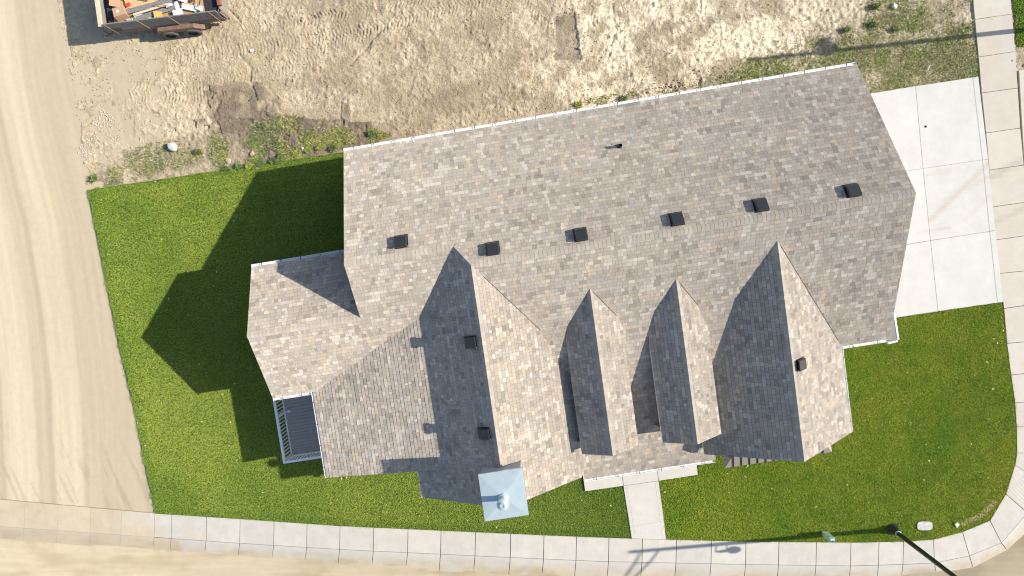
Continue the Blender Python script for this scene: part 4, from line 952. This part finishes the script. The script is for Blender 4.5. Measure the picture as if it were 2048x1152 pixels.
load('wood_plank', 'lwood', (1.5, 1.05, 1.52), (1.3, .05, .04), -.30, 'thin pale stick lying on the chipboard sheet', 'plank')
load('metal_bar', 'liner', (1.35, 1.22, 1.53), (1.5, .03, .03), -.08, 'long thin black bar across the left of the chipboard', 'bar')
load('metal_bar', 'liner', (2.7, 1.02, 1.53), (1.3, .03, .03), .22, 'thin black bar on the right of the chipboard', 'bar')
load('metal_bar', 'rust', (2.75, .52, 1.62), (.75, .025, .025), -.25, 'short rusty rod over the grey planks', 'bar')
load('yellow_sheet', 'yellow', (2.95, .98, 1.57), (.50, .26, .03), .25, 'folded yellow sheet in the middle of the load', 'sheet', (.1, .1))
load('yellow_sheet', 'yellow', (2.42, .22, 1.5), (.34, .24, .03), -.15, 'small pale yellow card behind the trailer side', 'sheet', (.3, .1))
rr = random.Random(12)
spots = [(3.05, .55, .55, .3, 'white board scrap right of the grey planks'), (3.5, .8, .5, .32, 'broken white board in the centre right of the load'), (3.75, .38, .6, .22, 'long white board offcut against the side board'), (3.25, .22, .4, .25, 'small white board piece by the side board'),
         (4.05, .85, .4, .28, 'crumpled white board near the teal tube'), (1.55, .35, .4, .12, 'white strip left of the grey planks'), (3.6, 1.35, .55, .4, 'large pale board behind the teal tube'), (1.15, .14, .3, .14, 'white scrap at the foot of the brown box'), (.45, 1.6, .35, .3, 'crumpled white bag by the front board'), (4.2, .3, .3, .2, 'white scrap at the right end of the load'), (2.05, .12, .35, .1, 'thin white strip behind the side board')]
for k, (x, y, a, c_, l) in enumerate(spots): load('board_scrap', 'paper', (x, y, 1.40 + .02 * (k % 5)), (a, c_, .025), rr.uniform(-.7, .7), l, 'board scrap', (rr.uniform(-.35, .35), rr.uniform(-.25, .25)), group='white board scraps in the trailer')
load('wood_offcut', 'lwood', (3.45, 1.05, 1.6), (.9, .06, .035), 1.35, 'pale batten standing out between the yellow sheet and white boards', 'batten'); load('wood_offcut', 'lwood', (4.3, 1.0, 1.55), (.55, .07, .035), 1.1, 'short batten near the tail of the load', 'batten')
load('metal_bar', 'liner', (3.35, .75, 1.63), (.8, .03, .03), -1.25, 'dark bar crossing the white boards', 'bar'); load('metal_bar', 'liner', (4.35, .6, 1.6), (.6, .025, .025), 1.2, 'short dark bar near the red tube of the tail', 'bar')
load('card_panel', 'card', (4.05, 1.4, 1.52), (.55, .4, .02), -.4, 'flattened brown cardboard near the tail of the load', 'cardboard', (.1, .1)); load('card_panel', 'card', (3.2, 1.6, 1.52), (.6, .5, .02), .3, 'flattened cardboard beside the chipboard edge', 'cardboard', (.1, -.1))
b = MB(); b.tube(TL(3.95, .95, 1.62), TL(4.20, .62, 1.6), .035, n=12); b.obj('plastic_tube', MT['teal'], label='short teal plastic tube on the white boards', cat='tube')
load('red_cloth', 'redp', (1.18, .78, 1.47), (.2, .13, .05), .4, 'small red plastic scrap beside the brown box', 'scrap', (.3, .2))
load('plastic_liner', 'liner', (4.62, .9, 1.1), (.5, 1.7, .5), 0, 'dark plastic heap at the tail end of the load', 'plastic', (.05, .1)); load('plastic_liner', 'liner', (.33, .9, 1.15), (.42, 1.9, .25), 0, 'black sheeting along the front board inside the trailer', 'plastic', (0, .3))
load('fill_pile', 'card', (2.4, 1.1, 1.05), (4.0, 1.9, .5), 0, 'mass of mixed waste filling the trailer bed', 'waste')
print('tabs', len(tabs))
